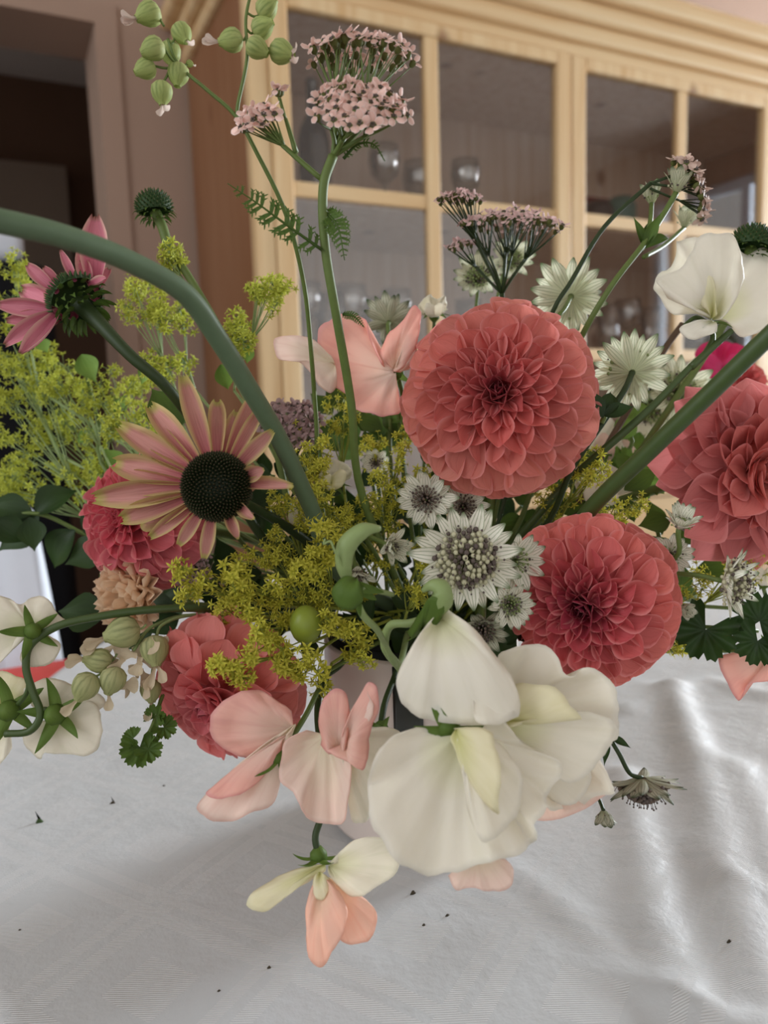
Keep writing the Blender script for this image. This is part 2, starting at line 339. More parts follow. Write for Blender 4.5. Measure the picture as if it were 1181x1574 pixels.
# ------------------------------------------------------------------ the room
YP, YW = 1.5, 2.0
SK = TZ - .0
def wall_with_hole(name, x0, x1, z0, z1, hx0, hx1, hz0, hz1, y0, y1, mat):
    mb = MB()
    if hx0 > x0: mb.box((x0, y0, z0), (hx0, y1, z1))
    mb.box((hx1, y0, z0), (x1, y1, z1)); mb.box((hx0, y0, hz1), (hx1, y1, z1))
    if hz0 > z0: mb.box((hx0, y0, z0), (hx1, y1, hz0))
    o = mb.build(name, mat, None, smooth=False); o['kind'] = 'structure'; return o
DX = .136*YW; DZ = CAM.z + .457*YW
wall_with_hole('wall_back', -3.2, 4.2, 0, 2.75, -.75, DX, 0, DZ, YW, YW+.2, 'wall_paint')
wr = MB(); wx = 4.2
for a, b_ in (((wx, -3, 0), (wx+.2, -1.15, 2.75)), ((wx, .35, 0), (wx+.2, .62, 2.75)), ((wx, 1.75, 0), (wx+.2, YW+.2, 2.75)), ((wx, .62, 0), (wx+.2, 1.75, .95)), ((wx, .62, 2.15), (wx+.2, 1.75, 2.75)), ((wx, -1.15, 0), (wx+.2, .35, .95)), ((wx, -1.15, 2.35), (wx+.2, .35, 2.75))): wr.box(a, b_)
o = wr.build('wall_right', 'wall_paint', smooth=False); o['kind'] = 'structure'
wf = MB()
for a, b_ in (((wx+.03, -1.15, .95), (wx+.1, -1.09, 2.35)), ((wx+.03, .29, .95), (wx+.1, .35, 2.35)), ((wx+.03, -1.09, .95), (wx+.1, .29, 1.01)), ((wx+.03, -1.09, 2.29), (wx+.1, .29, 2.35)), ((wx+.03, -.43, 1.01), (wx+.1, -.37, 2.29))): wf.box(a, b_)
o = wf.build('window_1', 'white_fabric', smooth=False); o['kind'] = 'structure'; w1 = o
wf = MB()
for a, b_ in (((wx+.03, .62, .95), (wx+.1, .68, 2.15)), ((wx+.03, 1.69, .95), (wx+.1, 1.75, 2.15)), ((wx+.03, .68, .95), (wx+.1, 1.69, 1.01)), ((wx+.03, .68, 2.09), (wx+.1, 1.69, 2.15))): wf.box(a, b_)
o = wf.build('window_2', 'white_fabric', smooth=False); o['kind'] = 'structure'
glass('window_glass', (.97, .98, .98, 1), .0)
for pr, y0, y1, z1 in ((w1, -1.09, -.43, 2.29), (w1, -.37, .29, 2.29), (o, .68, 1.69, 2.09)):
    mb = MB(); mb.box((wx+.06, y0+.001, 1.011), (wx+.066, y1-.001, z1-.001)); mb.build('pane', 'window_glass', pr, smooth=False)
mb = MB(); mb.box((-3.2, -3, -.05), (4.2, 5.2, 0)); o = mb.build('floor', 'floor_wood', smooth=False); o['kind'] = 'structure'
mb = MB(); mb.box((-3.2, -3.0, 2.75), (4.4, 5.2, 2.85)); o = mb.build('ceiling', 'ceiling_paint', smooth=False); o['kind'] = 'structure'
# room beyond the doorway
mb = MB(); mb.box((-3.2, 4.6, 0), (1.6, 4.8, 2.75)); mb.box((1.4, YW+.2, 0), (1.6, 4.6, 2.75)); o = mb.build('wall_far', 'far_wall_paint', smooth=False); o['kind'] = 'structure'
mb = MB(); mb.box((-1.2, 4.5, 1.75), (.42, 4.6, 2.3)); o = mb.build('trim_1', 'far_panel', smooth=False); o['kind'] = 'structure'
# door casing (painted reveal edge)
mb = MB(); mb.box((DX, YW-.012, 0), (DX+.05, YW, DZ+.05)); mb.box((-.8, YW-.012, DZ), (DX, YW, DZ+.05)); o = mb.build('trim_2', 'wall_paint', smooth=False); o['kind'] = 'structure'
# ------------------------------------------------------------------ pine cabinet
def X1(r): return r*YP
def Z1(r): return CAM.z + r*YP
cab = thing('display_cabinet', 'tall honey pine display cabinet with square glazed doors and stepped crown', 'cabinet', (X1(.9), (YP+YW)/2, 0))
xl, xr = X1(.318), X1(1.50)
def part(name, boxes, mat, parent=cab, bevel=.003, origin=None):
    mb = MB()
    for a, b_ in boxes: mb.box(a, b_)
    c0 = Vector(boxes[0][0]); return mb.build(name, mat, parent, smooth=False, bevel=bevel, origin=origin or c0)
yb = YW-.02
ztop = Z1(.535)
part('side_panel', [((xl, YP+.03, 0), (xl+.022, yb, Z1(.56)))], 'pine_side')
part('side_panel', [((xr-.022, YP+.03, 0), (xr, yb, Z1(.56)))], 'pine_side')
part('back_panel', [((xl+.022, yb-.012, 0), (xr-.022, yb, Z1(.56)))], 'pine_inside')
part('top_panel', [((xl+.022, YP+.03, Z1(.56)-.022), (xr-.022, yb-.012, Z1(.56)))], 'pine_inside')
# face frame
part('stile', [((xl, YP, 0), (X1(.345), YP+.03, Z1(.56)))], 'pine_vertical')
part('stile', [((X1(1.305)+.001, YP, 0), (xr, YP+.03, Z1(.56)))], 'pine_vertical')
part('top_rail', [((X1(.345), YP+.002, Z1(.542)), (X1(1.305), YP+.03, Z1(.56)))], 'pine_horizontal')
# crown: three stepped mouldings
part('crown_moulding', [((xl-.015, YP-.018, Z1(.560)), (xr+.015, yb, Z1(.585)))], 'pine_horizontal', bevel=.008)
part('crown_moulding', [((xl-.035, YP-.038, Z1(.585)), (xr+.035, yb, Z1(.612)))], 'pine_horizontal', bevel=.012)
part('crown_moulding', [((xl-.060, YP-.060, Z1(.612)), (xr+.060, yb, Z1(.640)))], 'pine_horizontal', bevel=.010)
zr = [Z1(-.12), Z1(.075), Z1(.095), Z1(.289), Z1(.309), Z1(.523)]
for (d0, p0, p1, p2, p3, d1, lab) in ((.346, .374, .577, .599, .810, .8365, None), (.8385, .866, 1.067, 1.088, 1.277, 1.304, None)):
    door = MB(); dz0, dz1 = Z1(-.16), Z1(.541)
    y0, y1 = YP-.004, YP+.022
    door.box((X1(d0), y0, dz0), (X1(p0), y1, dz1)); door.box((X1(p3), y0, dz0), (X1(d1), y1, dz1))
    door.box((X1(p0), y0, zr[5]), (X1(p3), y1, dz1)); door.box((X1(p0), y0, dz0), (X1(p3), y1, zr[0]))
    dr = door.build('door', 'pine_vertical', cab, smooth=False, bevel=.004, origin=(X1(d0), y0, dz0))
    part('muntin', [((X1(p1), y0+.004, zr[0]), (X1(p2), y1-.002, zr[5]))], 'pine_vertical', dr, .003)
    for a, b_ in ((zr[3], zr[4]), (zr[1], zr[2])):
        part('muntin', [((X1(p0), y0+.006, a), (X1(p1), y1-.004, b_))], 'pine_horizontal', dr, .003)
        part('muntin', [((X1(p2), y0+.006, a), (X1(p3), y1-.004, b_))], 'pine_horizontal', dr, .003)
    for xa, xb in ((p0, p1), (p2, p3)):
        for za, zb in ((zr[0], zr[1]), (zr[2], zr[3]), (zr[4], zr[5])):
            part('pane', [((X1(xa)+.0005, YP+.009, za+.0005), (X1(xb)-.0005, YP+.012, zb-.0005))], 'pane_glass', dr, 0)
    kn = MB(); kz = Z1(-.02)
part('lower_front', [((X1(.345), YP, 0), (X1(1.305), YP+.022, Z1(-.162)))], 'pine_horizontal')
SH1, SH2 = Z1(.306), Z1(.085)
for z in (SH1, SH2, Z1(-.14)):
    part('shelf', [((xl+.022, YP+.06, z-.018), (xr-.022, yb-.012, z))], 'pine_inside')
# glassware in the cabinet
def lathe(name, prof, mat, label, cat, loc, group=None, seg=20, parent=None):
    vs_ = []; fs = []; k = len(prof)
    for j, (r, z) in enumerate(prof):
        for i in range(seg): a = 2*math.pi*i/seg; vs_.append((r*math.cos(a), r*math.sin(a), z))
    for j in range(k-1):
        for i in range(seg): fs.append((j*seg+i, j*seg+(i+1) % seg, (j+1)*seg+(i+1) % seg, (j+1)*seg+i))
    fs.append(tuple(range(seg))[::-1])
    me = mesh(name, vs_, fs, None, True, (mat,)); o = link(name, me, parent, Matrix.Translation(Vector(loc)))
    if label: tag(o, label, cat, group)
    return o
def at_y(px, py, y, z):
    r = W((px-590.5)/F, (py-787)/F, 1); k = y/r.y; return Vector((r.x*k, y, z))
wine = [(.032, 0), (.030, .002), (.004, .006), (.004, .07), (.012, .08), (.032, .10), (.038, .13), (.034, .165), (.033, .165), (.0365, .13), (.030, .102), (.010, .083), (.0005, .08)]
tumb = [(.030, 0), (.034, .10), (.0335, .10), (.029, .004), (.0005, .004)]
bott = [(.036, 0), (.037, .004), (.037, .15), (.030, .18), (.013, .21), (.013, .27), (.015, .275), (.012, .28), (.0005, .28)]
lathe('bottle', bott, 'bottle_glass', 'dark glass bottle on the upper cabinet shelf behind the top left pane', 'bottle', at_y(482, 200, 1.72, SH1+.001))
bpy.data.objects['bottle'].scale = (1, 1, 1.05)
for px, yy, lb in ((590, 1.70, 'stemmed glass on the upper cabinet shelf, left of the first muntin'), (640, 1.78, 'stemmed glass on the upper cabinet shelf, closest to the first muntin'), (715, 1.72, 'stemmed glass on the upper cabinet shelf behind the second pane column')):
    lathe('wine_glass', wine, 'drink_glass', lb, 'glass', at_y(px, 230, yy, SH1+.001), 'glasses in the cabinet')
lathe('tumbler', tumb, 'coral_fabric', 'small orange red beaker on the upper cabinet shelf near the dark bottle', 'beaker', at_y(492, 270, 1.66, SH1+.001)); bpy.data.objects['tumbler'].scale = (.45, .45, .35)
k = 0
for px, yy in ((470, 1.65), (505, 1.66), (540, 1.65), (572, 1.7), (610, 1.68), (720, 1.66), (900, 1.65), (935, 1.64), (965, 1.66), (1000, 1.65), (1040, 1.64), (1075, 1.66), (1110, 1.65), (1150, 1.66)):
    pos = ['leftmost', 'second', 'third', 'fourth', 'fifth', 'sixth', 'seventh', 'eighth', 'ninth', 'tenth', 'eleventh', 'twelfth', 'thirteenth', 'rightmost'][k]
    lathe('tall_glass', [(r*.95, z*1.45) for r, z in tumb] if k % 2 else wine, 'drink_glass', 'clear drinking glass on the middle cabinet shelf, %s in the row behind the panes' % pos, 'glass', at_y(px, 470, yy, SH2+.001), 'glasses on the middle cabinet shelf'); k += 1
simple('teal_glaze', (70, 120, 112), .3, .5, .1, 20); simple('navy_glaze', (30, 36, 44), .3, .5, .1, 20); simple('red_card', (120, 40, 46), .7, .2, .1, 20)
lathe('jar', [(.03, 0), (.042, .02), (.042, .09), (.03, .115), (.028, .115), (.0005, .11)], 'teal_glaze', 'teal glazed jar on the upper cabinet shelf behind the right door', 'jar', at_y(955, 290, 1.7, SH1+.001))
lathe('jar', [(.03, 0), (.045, .02), (.045, .08), (.033, .10), (.031, .10), (.0005, .09)], 'navy_glaze', 'dark navy jar on the upper cabinet shelf left of the teal jar', 'jar', at_y(918, 290, 1.72, SH1+.001))
mb = MB(); q = at_y(925, 240, 1.86, SH1+.001); mb.box((q.x-.08, 1.85, SH1+.001), (q.x+.08, 1.90, SH1+.16)); tag(mb.build('box', 'red_card', smooth=False, bevel=.003, origin=q), 'flat dark red box standing behind the jars in the cabinet', 'box')
# ------------------------------------------------------------------ furniture left behind
bx_ = P(40, 600, 1.6)
ch = thing('armchair', 'black upholstered armchair in front of the doorway at the left edge', 'armchair', (bx_.x, bx_.y, 0))
def rbox(name, cx, cy, z0, z1, sx, sy, mat, parent, bev=.03, rot=0):
    mb = MB(); mb.box((cx-sx/2, cy-sy/2, z0), (cx+sx/2, cy+sy/2, z1)); return mb.build(name, mat, parent, smooth=True, bevel=bev, origin=(cx, cy, z0))
a0 = P(-60, 500, 1.6)
rbox('backrest', a0.x, a0.y, .35, P(-60, 405, 1.6).z, .36, .12, 'dark_fabric', ch); rbox('seat', a0.x, a0.y-.25, .25, .43, .30, .42, 'dark_fabric', ch)
for s in (-1, 1): rbox('leg', a0.x+s*.12, a0.y-.40, 0, .25, .03, .03, 'dark_fabric', ch, .004); rbox('leg', a0.x+s*.12, a0.y, 0, .35, .03, .03, 'dark_fabric', ch, .004)
a1 = P(-20, 388, 1.6)
o = rbox('cushion', a1.x-.03, a1.y, P(-60, 405, 1.6).z+.001, P(-20, 352, 1.6).z, .20, .09, 'white_fabric', None, .02); tag(o, 'pale cushion lying on top of the black armchair back', 'cushion')
# chair with a white cover and coral seat pad
sc = P(0, 905, .95)
wc = thing('covered_chair', 'chair under a white cloth cover at the left behind the table', 'chair', (sc.x, sc.y, 0))
def drape_panel(name, pts_top, pts_bot, mat, parent, n=14, m_=18, amp=.006, th=.004):
    vs_ = []; fs = []
    for j in range(m_+1):
        for i in range(n+1):
            a = pts_top[0].lerp(pts_top[1], i/n); b_ = pts_bot[0].lerp(pts_bot[1], i/n); p = a.lerp(b_, j/m_)
            nn = (pts_top[1]-pts_top[0]).cross(Vector((0, 0, 1))).normalized(); p = p + nn*amp*(.3+j/m_)*math.sin(i*1.7+j*.1); vs_.append(p)
    for j in range(m_):
        for i in range(n): a = j*(n+1)+i; fs.append((a, a+1, a+n+2, a+n+1))
    o = link(name, mesh(name, [v-pts_top[0] for v in vs_], fs, None, True, (mat,)), parent, Matrix.Translation(pts_top[0]))
    md = o.modifiers.new('solid', 'SOLIDIFY'); md.thickness = th; return o
t0, t1 = P(-140, 800, 1.0), P(52, 788, 1.0); b0, b1 = P(-140, 1130, .93), P(108, 1062, .93)
drape_panel('back_cover', (t0, t1), (b0, b1), 'white_fabric', wc, th=.02)
s0 = P(-30, 1035, .95)
rbox('seat', s0.x-.05, s0.y+.03, .43, .47, .36, .34, 'stem_brown', wc)
q = P(20, 1032, .86); tag(rbox('cushion', q.x-.03, q.y, .475, q.z, .24, .07, 'coral_fabric', None, .02, 0), 'coral red cushion propped in front of the white covered chair', 'cushion')
for sx in (-.16, .15):
    for sy in (-.17, .12): rbox('leg', s0.x+sx, s0.y+sy, 0, .43, .03, .03, 'stem_brown', wc, .003)
# ------------------------------------------------------------------ table and cloth
TC = CAM + W(.30, 0, .66); TC.z = 0; TR = .60
tb = thing('round_table', 'round dining table hidden under the white damask cloth', 'table', (TC.x, TC.y, 0))
def disc(r0, z0, z1, name, mat, parent):
    return lathe(name, [(r0, z0), (r0, z1), (.0005, z1)], mat, None, None, (TC.x, TC.y, 0), parent=parent, seg=64)
disc(TR-.02, TZ-.035, TZ-.008, 'tabletop', 'floor_wood', tb); disc(.05, .04, TZ-.035, 'pedestal', 'floor_wood', tb); disc(.26, 0, .04, 'foot', 'floor_wood', tb)
ridges = []
def ridge(pts, h, w_): ridges.append(([on_table(*p).xy for p in pts], h, w_))
ridge([(960, 1190), (990, 1330), (1010, 1430), (1075, 1574), (1110, 1640)], .0048, .009)
ridge([(1035, 1060), (1075, 1180), (1110, 1320), (1170, 1500), (1200, 1600)], .0060, .012)
ridge([(1130, 1180), (1200, 1330), (1280, 1500)], .004, .012)
ridge([(800, 1340), (900, 1430), (1000, 1510), (1120, 1590)], .0015, .006)
ridge([(1060, 1290), (1100, 1345), (1181, 1380)], .0015, .004)
ridge([(960, 1090), (1010, 1060), (1100, 1050), (1181, 1070)], .003, .012)
ridge([(940, 1500), (1040, 1545), (1181, 1600)], .002, .006)
ridge([(140, 1330), (250, 1340), (330, 1300)], .0008, .004)
ridge([(300, 1420), (450, 1440), (600, 1500)], .0008, .010)
def cloth_h(p):
    h = 0
    for pts, hh, ww in ridges:
        best = 9; 
        for a, b_ in zip(pts, pts[1:]):
            ab = b_-a; t = max(0, min(1, (p-a).dot(ab)/ab.dot(ab))); best = min(best, (p-(a+ab*t)).length)
        if best < ww*3: h += hh*math.exp(-(best/ww)**2)
    h += .0012*noise.noise(Vector((p.x*9, p.y*9, 0))) + .0005*noise.noise(Vector((p.x*38, p.y*38, 3)))
    return h
vs_ = []; fs = []; NS, NR = 300, 150
c2 = Vector((TC.x, TC.y))
for j in range(NR+1):
    for i in range(NS):
        a = 2*math.pi*i/NS; 
        if j <= 120:
            r = TR*(j/120); p = c2+Vector((math.cos(a), math.sin(a)))*r; z = TZ + max(-.004, cloth_h(p))*(1 if j < 114 else (120-j)/6) + (-.003 if j == 120 else 0)
        else:
            t = (j-120)/30; fl = math.sin(a*11)*.5+math.sin(a*17+1)*.3; r = TR + .006 + .030*t*fl + .02*t; p = c2+Vector((math.cos(a), math.sin(a)))*r; z = TZ - .008 - t*.32
        vs_.append((p.x-TC.x, p.y-TC.y, z-TZ))
for j in range(NR):
    for i in range(NS): fs.append((j*NS+i, j*NS+(i+1) % NS, (j+1)*NS+(i+1) % NS, (j+1)*NS+i) if j else (0, NS+i, NS+(i+1) % NS))
fs = [f for f in fs]
o = link('tablecloth', mesh('tablecloth', vs_, fs, None, True, ('damask',)), None, Matrix.Translation((TC.x, TC.y, TZ))); tag(o, 'white damask tablecloth with soft creases under the vase', 'tablecloth')
def ctop(px, py):
    q = on_table(px, py); q.z = TZ + max(-.004, cloth_h(q.xy)); return q
# crumbs fallen on the cloth
cr = [(60, 1264, .0030, 'debris_green', 'green grey leaf crumb on the cloth at the far left'), (174, 1235, .0018, 'debris', 'dark crumb on the cloth right of the green leaf crumb'), (635, 1374, .0020, 'debris', 'brown seed on the cloth just in front of the vase'),
      (688, 1409, .0011, 'debris', 'tiny brown speck right and in front of the brown seed'), (652, 1424, .0010, 'debris', 'tiny speck on the cloth right of the hanging peach petal'), (414, 1490, .0012, 'debris', 'short dark fibre on the cloth below the hanging flower'),
      (1121, 1458, .0014, 'debris', 'dark crumb on the right hand cloth fold'), (30, 1429, .0008, 'debris', 'tiny dot on the cloth near the lower left edge'), (337, 1525, .0008, 'debris', 'tiny dot on the cloth near the bottom edge'), (252, 1208, .0012, 'debris', 'faint crumb on the cloth under the lower left dahlia')]
for px, py, s, m_, lb in cr:
    q = ctop(px, py); mb = MB()
    k = 7; ring = [(math.cos(i*2*math.pi/k)*s*random.uniform(.6, 1.2), math.sin(i*2*math.pi/k)*s*.5*random.uniform(.6, 1.2), 0) for i in range(k)]
    tp = [(x*.4, y*.4, s*.7) for x, y, z in ring]; mb.add(ring+tp, [tuple(range(k))[::-1], tuple(range(k, 2*k))]+[(i, (i+1) % k, k+(i+1) % k, k+i) for i in range(k)])
    if 'leaf' in lb: mb.add([(0, 0, 0), (s*.5, 0, s*.4), (-s*.5, 0, s*2.4)], [(0, 1, 2), (2, 1, 0)])
    o = mb.build('leaf_crumb' if 'leaf' in lb else 'crumb', m_); o.location = q; tag(o, lb, 'crumb')
# ------------------------------------------------------------------ vase
vase = thing('flower_vase', 'short white cylindrical vase with a dark upright band, holding the bouquet', 'vase', (VC.x, VC.y, TZ))
VZ = TZ + .0025
lathe('vase_body', [(VR-.004, 0), (VR-.001, .001), (VR, .004), (VR, VH-.002), (VR-.001, VH), (VR-.003, VH-.001), (VR-.0035, .006), (.0005, .006)], 'ceramic_white', None, None, (VC.x, VC.y, VZ), parent=vase, seg=72)
lathe('liner', [(VR-.0042, .012), (VR-.0042, VH+.003), (VR-.0055, VH+.003), (VR-.0055, .014), (.0005, .014)], 'liner_black', None, None, (VC.x, VC.y, VZ), parent=vase, seg=64)
mb = MB(); back_dir = math.atan2(CAM.y-VC.y, CAM.x-VC.x); vv = []; ff = []
off = math.asin(max(-1, min(1, (655-634)/F*.37/VR)));
for i in range(9):
    a = back_dir - off + (i-4)*.034
    for z in (.030, VH-.002): vv.append((VC.x+math.cos(a)*(VR+.0004), VC.y+math.sin(a)*(VR+.0004), VZ+z))
for i in range(8): ff.append((i*2, i*2+1, i*2+3, i*2+2))
o = link('band', mesh('band', vv, ff, None, True, ('vase_stripe',)), vase, Matrix()); o.modifiers.new('s', 'SOLIDIFY').thickness = .0008; o['label'] = 'dark upright band'
# ------------------------------------------------------------------ dahlias
TAU = math.pi*2; GA = math.pi*(3-5**.5)
D_IN = strap_mesh('petal', 'dahlia_petal', [.16, .22, .26, .27, .24, .17, .03], cup=1.1, curl=.5, cupend=1.3)
D_MID = [strap_mesh('petal', 'dahlia_petal', [.12, .17, .23, .29, .34, .36, .34, .26, .05], cup=1.15, curl=c_, curl0=-.1, cupend=k_) for c_, k_ in ((.25, .8), (.40, .85), (.12, .75))]
D_OUT = [strap_mesh('petal', 'dahlia_petal', [.12, .18, .26, .33, .38, .41, .40, .31, .06], cup=.75, curl=c_, cupend=.45) for c_ in (-.12, .08, -.25)]
D_LOOSE = [strap_mesh('petal', 'dahlia_petal', [.10, .18, .26, .32, .33, .29, .21, .11, .01], cup=.9, curl=c_, curl0=.1, cupend=.35) for c_ in (.35, -.1, .6)]
def lerp3(a, b_, t): return tuple(a[i]+(b_[i]-a[i])*t for i in range(3))
def dahlia(label, px, py, d, diam, axis, c_in=(150, 40, 60), c_mid=(204, 88, 88), c_out=(216, 116, 106), tmax=122, flat=.8, loose=0, start=4, dens=1.0, beta=34, group='coral dahlias in the bouquet', lscale=1.0, wmul=1.0, seed=1):
    rnd = random.Random(seed); O = P(px, py, d); R = diam/2/F*d; ax = W(*axis).normalized(); e1 = ax.orthogonal().normalized(); e2 = ax.cross(e1)
    rt = root('dahlia', label, 'flower', group)
    auto_stem(rt, O, ax, .0026, 'stem', .04)
    mb = MB(); seg = 12     # receptacle core
    for j in range(7):
        th = math.pi*j/6
        for i in range(seg): mb.v.append(O + (ax*math.cos(th)*.42*flat + (e1*math.cos(TAU*i/seg)+e2*math.sin(TAU*i/seg))*math.sin(th)*.5)*R)
    mb.uv = [(.5, .5)]*len(mb.v); mb.f = [(j*seg+i, j*seg+(i+1) % seg, (j+1)*seg+(i+1) % seg, (j+1)*seg+i) for j in range(6) for i in range(seg)]; mb.m = [0]*len(mb.f)
    c = mb.build('flower_base', 'dahlia_petal', rt, origin=O); c.color = lin(c_mid)
    th = math.radians(start); i = 0
    while th < math.radians(tmax) and i < 290:
        td = math.degrees(th); g = min(1, td/62)
        wd = R*(.115 + .245*g**.9)*wmul
        phi = i*GA; n_ = ax*math.cos(th) + (e1*math.cos(phi)+e2*math.sin(phi))*math.sin(th); t_ = -ax*math.sin(th) + (e1*math.cos(phi)+e2*math.sin(phi))*math.cos(th)
        be = math.radians(beta*(.35+.65*min(1, td/35)) + rnd.uniform(-7, 7)*(1+loose)); a = n_*math.cos(be) + t_*math.sin(be); zn = n_*math.sin(be) - t_*math.cos(be)
        rt_ = R*(.80+.2*math.sin(min(th, math.pi/2))**2) * (1+rnd.uniform(-.02, .02)*(1+3*loose)); L = R*(.26+.22*g)*lscale*(1+rnd.uniform(-.06, .06))
        ctr = O + ax*(-.05*R); nn = n_.copy(); 
        tipv = ctr + (ax*math.cos(th)*flat + (e1*math.cos(phi)+e2*math.sin(phi))*math.sin(th))*rt_
        base = tipv - a*L
        tw = rnd.uniform(-.16, .16)*(1+1.5*loose); zn = (Matrix.Rotation(tw, 3, a) @ zn)
        if td < 20: me = D_IN
        elif loose > .5: me = D_LOOSE[i % 3]
        elif td < 62: me = D_MID[i % 3]
        else: me = D_OUT[i % 3]
        wm = wd/(.36*L)*.56 if me in D_MID else (wd/(.27*L)*.56 if me is D_IN else wd/(.41*L)*.58)
        if me in D_LOOSE: wm = wd/(.34*L)*.68
        sx = L*wm
        k = td/28; col = lerp3(c_in, c_mid, min(1, k)) if k < 1 else lerp3(c_mid, c_out, min(1, (td-28)/50)); j_ = rnd.uniform(.94, 1.06)
        link('petal', me, rt, frame(base, a, zn, L, sx), lin(tuple(min(255, x*j_) for x in col)))
        th += (wd/R)**2*.36*dens/ (TAU*max(.05, math.sin(th))) * 2.2; i += 1
    return rt
dahlia('large coral ball dahlia facing forward, highest and roundest, right of centre', 768, 614, .345, 306, (-.18, -.04, -1), (144, 46, 64), (214, 108, 104), (226, 144, 130), seed=3)
dahlia('deep coral dahlia just above the big white sweet pea, dark crimson eye', 906, 922, .335, 268, (-.46, .14, -1), (130, 36, 66), (202, 86, 98), (222, 126, 116), seed=4)
dahlia('loose petalled coral dahlia cut by the right edge of the photo', 1140, 728, .365, 285, (.30, -.05, -1), (218, 124, 110), (220, 126, 116), (216, 128, 126), loose=1, beta=24, flat=.7, lscale=1.15, wmul=1.15, seed=5, tmax=115)
dahlia('rosy dahlia half hidden behind the big coneflower', 226, 800, .37, 214, (-.45, -.12, -.9), (222, 104, 118), (218, 100, 114), (216, 118, 124), loose=.4, seed=6, flat=.85)
dahlia('rose pink dahlia hanging low at the left under the lime florets', 352, 1052, .355, 250, (-.40, .42, -.80), (206, 112, 126), (222, 122, 124), (230, 140, 132), loose=.3, seed=8, beta=28, wmul=1.32, lscale=1.12)
dahlia('blurred coral dahlia far right behind the thick stem', 1136, 592, .52, 92, (.1, -.2, -1), (190, 70, 80), (206, 92, 90), (212, 110, 100), seed=9, dens=2.2, wmul=1.3, tmax=100)
# ------------------------------------------------------------------ coneflowers
CP = [strap_mesh('petal', 'cone_petal', [.045, .07, .088, .10, .105, .095, .075, .035], cup=1.0, curl=c_, nu=8, nv=10, notch=.02, ridge=.12) for c_ in (-.35, .15, .5)]
CPP = [strap_mesh('petal', 'cone_petal_pink', [.05, .08, .11, .125, .125, .11, .08, .03], cup=.8, curl=c_, nu=8, nv=10, notch=.02, ridge=.12) for c_ in (-.3, .2, .5)]
def cone_disc(rt, O, ax, r, h, mat='spike', n=420, sl=.23, down=1.65):
    e1 = ax.orthogonal().normalized(); e2 = ax.cross(e1); mb = MB(); seg = 20
    rings = 8
    for j in range(rings+1):
        th = down*j/rings
        for i in range(seg): mb.v.append(O+ax*h*math.cos(th)+(e1*math.cos(TAU*i/seg)+e2*math.sin(TAU*i/seg))*r*math.sin(th)); mb.uv.append((.5, .2))
    mb.f = [(j*seg+i, j*seg+(i+1) % seg, (j+1)*seg+(i+1) % seg, (j+1)*seg+i) for j in range(rings) for i in range(seg)]; mb.m = [0]*len(mb.f)
    for k in range(n):
        ct = 1-(k+.5)/n*(1-math.cos(down)); th = math.acos(ct); ph = k*GA
        nn = (ax*math.cos(th)/h*r+(e1*math.cos(ph)+e2*math.sin(ph))*math.sin(th)).normalized(); b_ = O+ax*h*math.cos(th)+(e1*math.cos(ph)+e2*math.sin(ph))*r*math.sin(th)
        dr = (nn+ax*.5).normalized(); s1 = nn.orthogonal().normalized(); s2 = nn.cross(s1); q = r*.055
        vs2 = [b_+(s1*math.cos(TAU*m_/4)+s2*math.sin(TAU*m_/4))*q for m_ in range(4)]; tip = b_+dr*r*sl
        mid = [b_+dr*r*sl*.6+(s1*math.cos(TAU*m_/4)+s2*math.sin(TAU*m_/4))*q*.7 for m_ in range(4)]
        mb.add(vs2+mid+[tip], [(m_, (m_+1) % 4, 4+(m_+1) % 4, 4+m_) for m_ in range(4)]+[(4+m_, 4+(m_+1) % 4, 8) for m_ in range(4)], [(.5, 0)]*4+[(.5, .6)]*4+[(.5, 1)])
    o = mb.build('cone', mat, rt, origin=O); return o
LEAFLET = strap_mesh('sepal', 'calyx_green', [.10, .16, .17, .14, .08, .01], cup=.3, curl=-.5, nu=4, nv=6)
# main one: per petal tips in the photo, real depth from the reflexed ring
O = P(333, 748, .300)
rt = root('coneflower', 'big faded pink and lime coneflower with dark green cone, facing forward at left', 'flower', 'coneflowers in the bouquet')
ax = W(.22, .02, -.97).normalized(); r_ = 47/F*.30
cone_disc(rt, O, ax, r_, r_*.75, n=520)
auto_stem(rt, O, ax, .0022, 'stem_dark', .03)
tips = [(183, 738, .335), (192, 716, .338), (214, 680, .335), (216, 652, .335), (238, 634, .33), (289, 602, .325), (334, 602, .32), (362, 640, .325), (388, 612, .318), (404, 622, .305), (420, 660, .30), (424, 715, .29), (438, 742, .285), (398, 800, .285), (372, 847, .288), (314, 858, .298), (276, 836, .305), (250, 815, .32), (192, 812, .335), (200, 795, .33), (188, 756, .338)]
for i, (tx, ty, td) in enumerate(tips):
    T = P(tx, ty, td); dv = T-O; dv_p = (dv-ax*dv.dot(ax)).normalized(); B = O+dv_p*r_*.86 - ax*.002; v = T-B; L = v.length
    link('petal', CP[i % 3] , rt, frame(B, v, ax*1.0+dv_p*.25+W(0, -.15*((i*7) % 5-2), 0)*.4, L, L*(1.0 if L > .022 else 1.5)))
for k in range(12):
    dv = (Matrix.Rotation(TAU*k/12, 3, ax) @ ax.orthogonal().normalized()); link('sepal', LEAFLET, rt, frame(O-ax*.006, dv-ax*.4, ax, .012, .02))
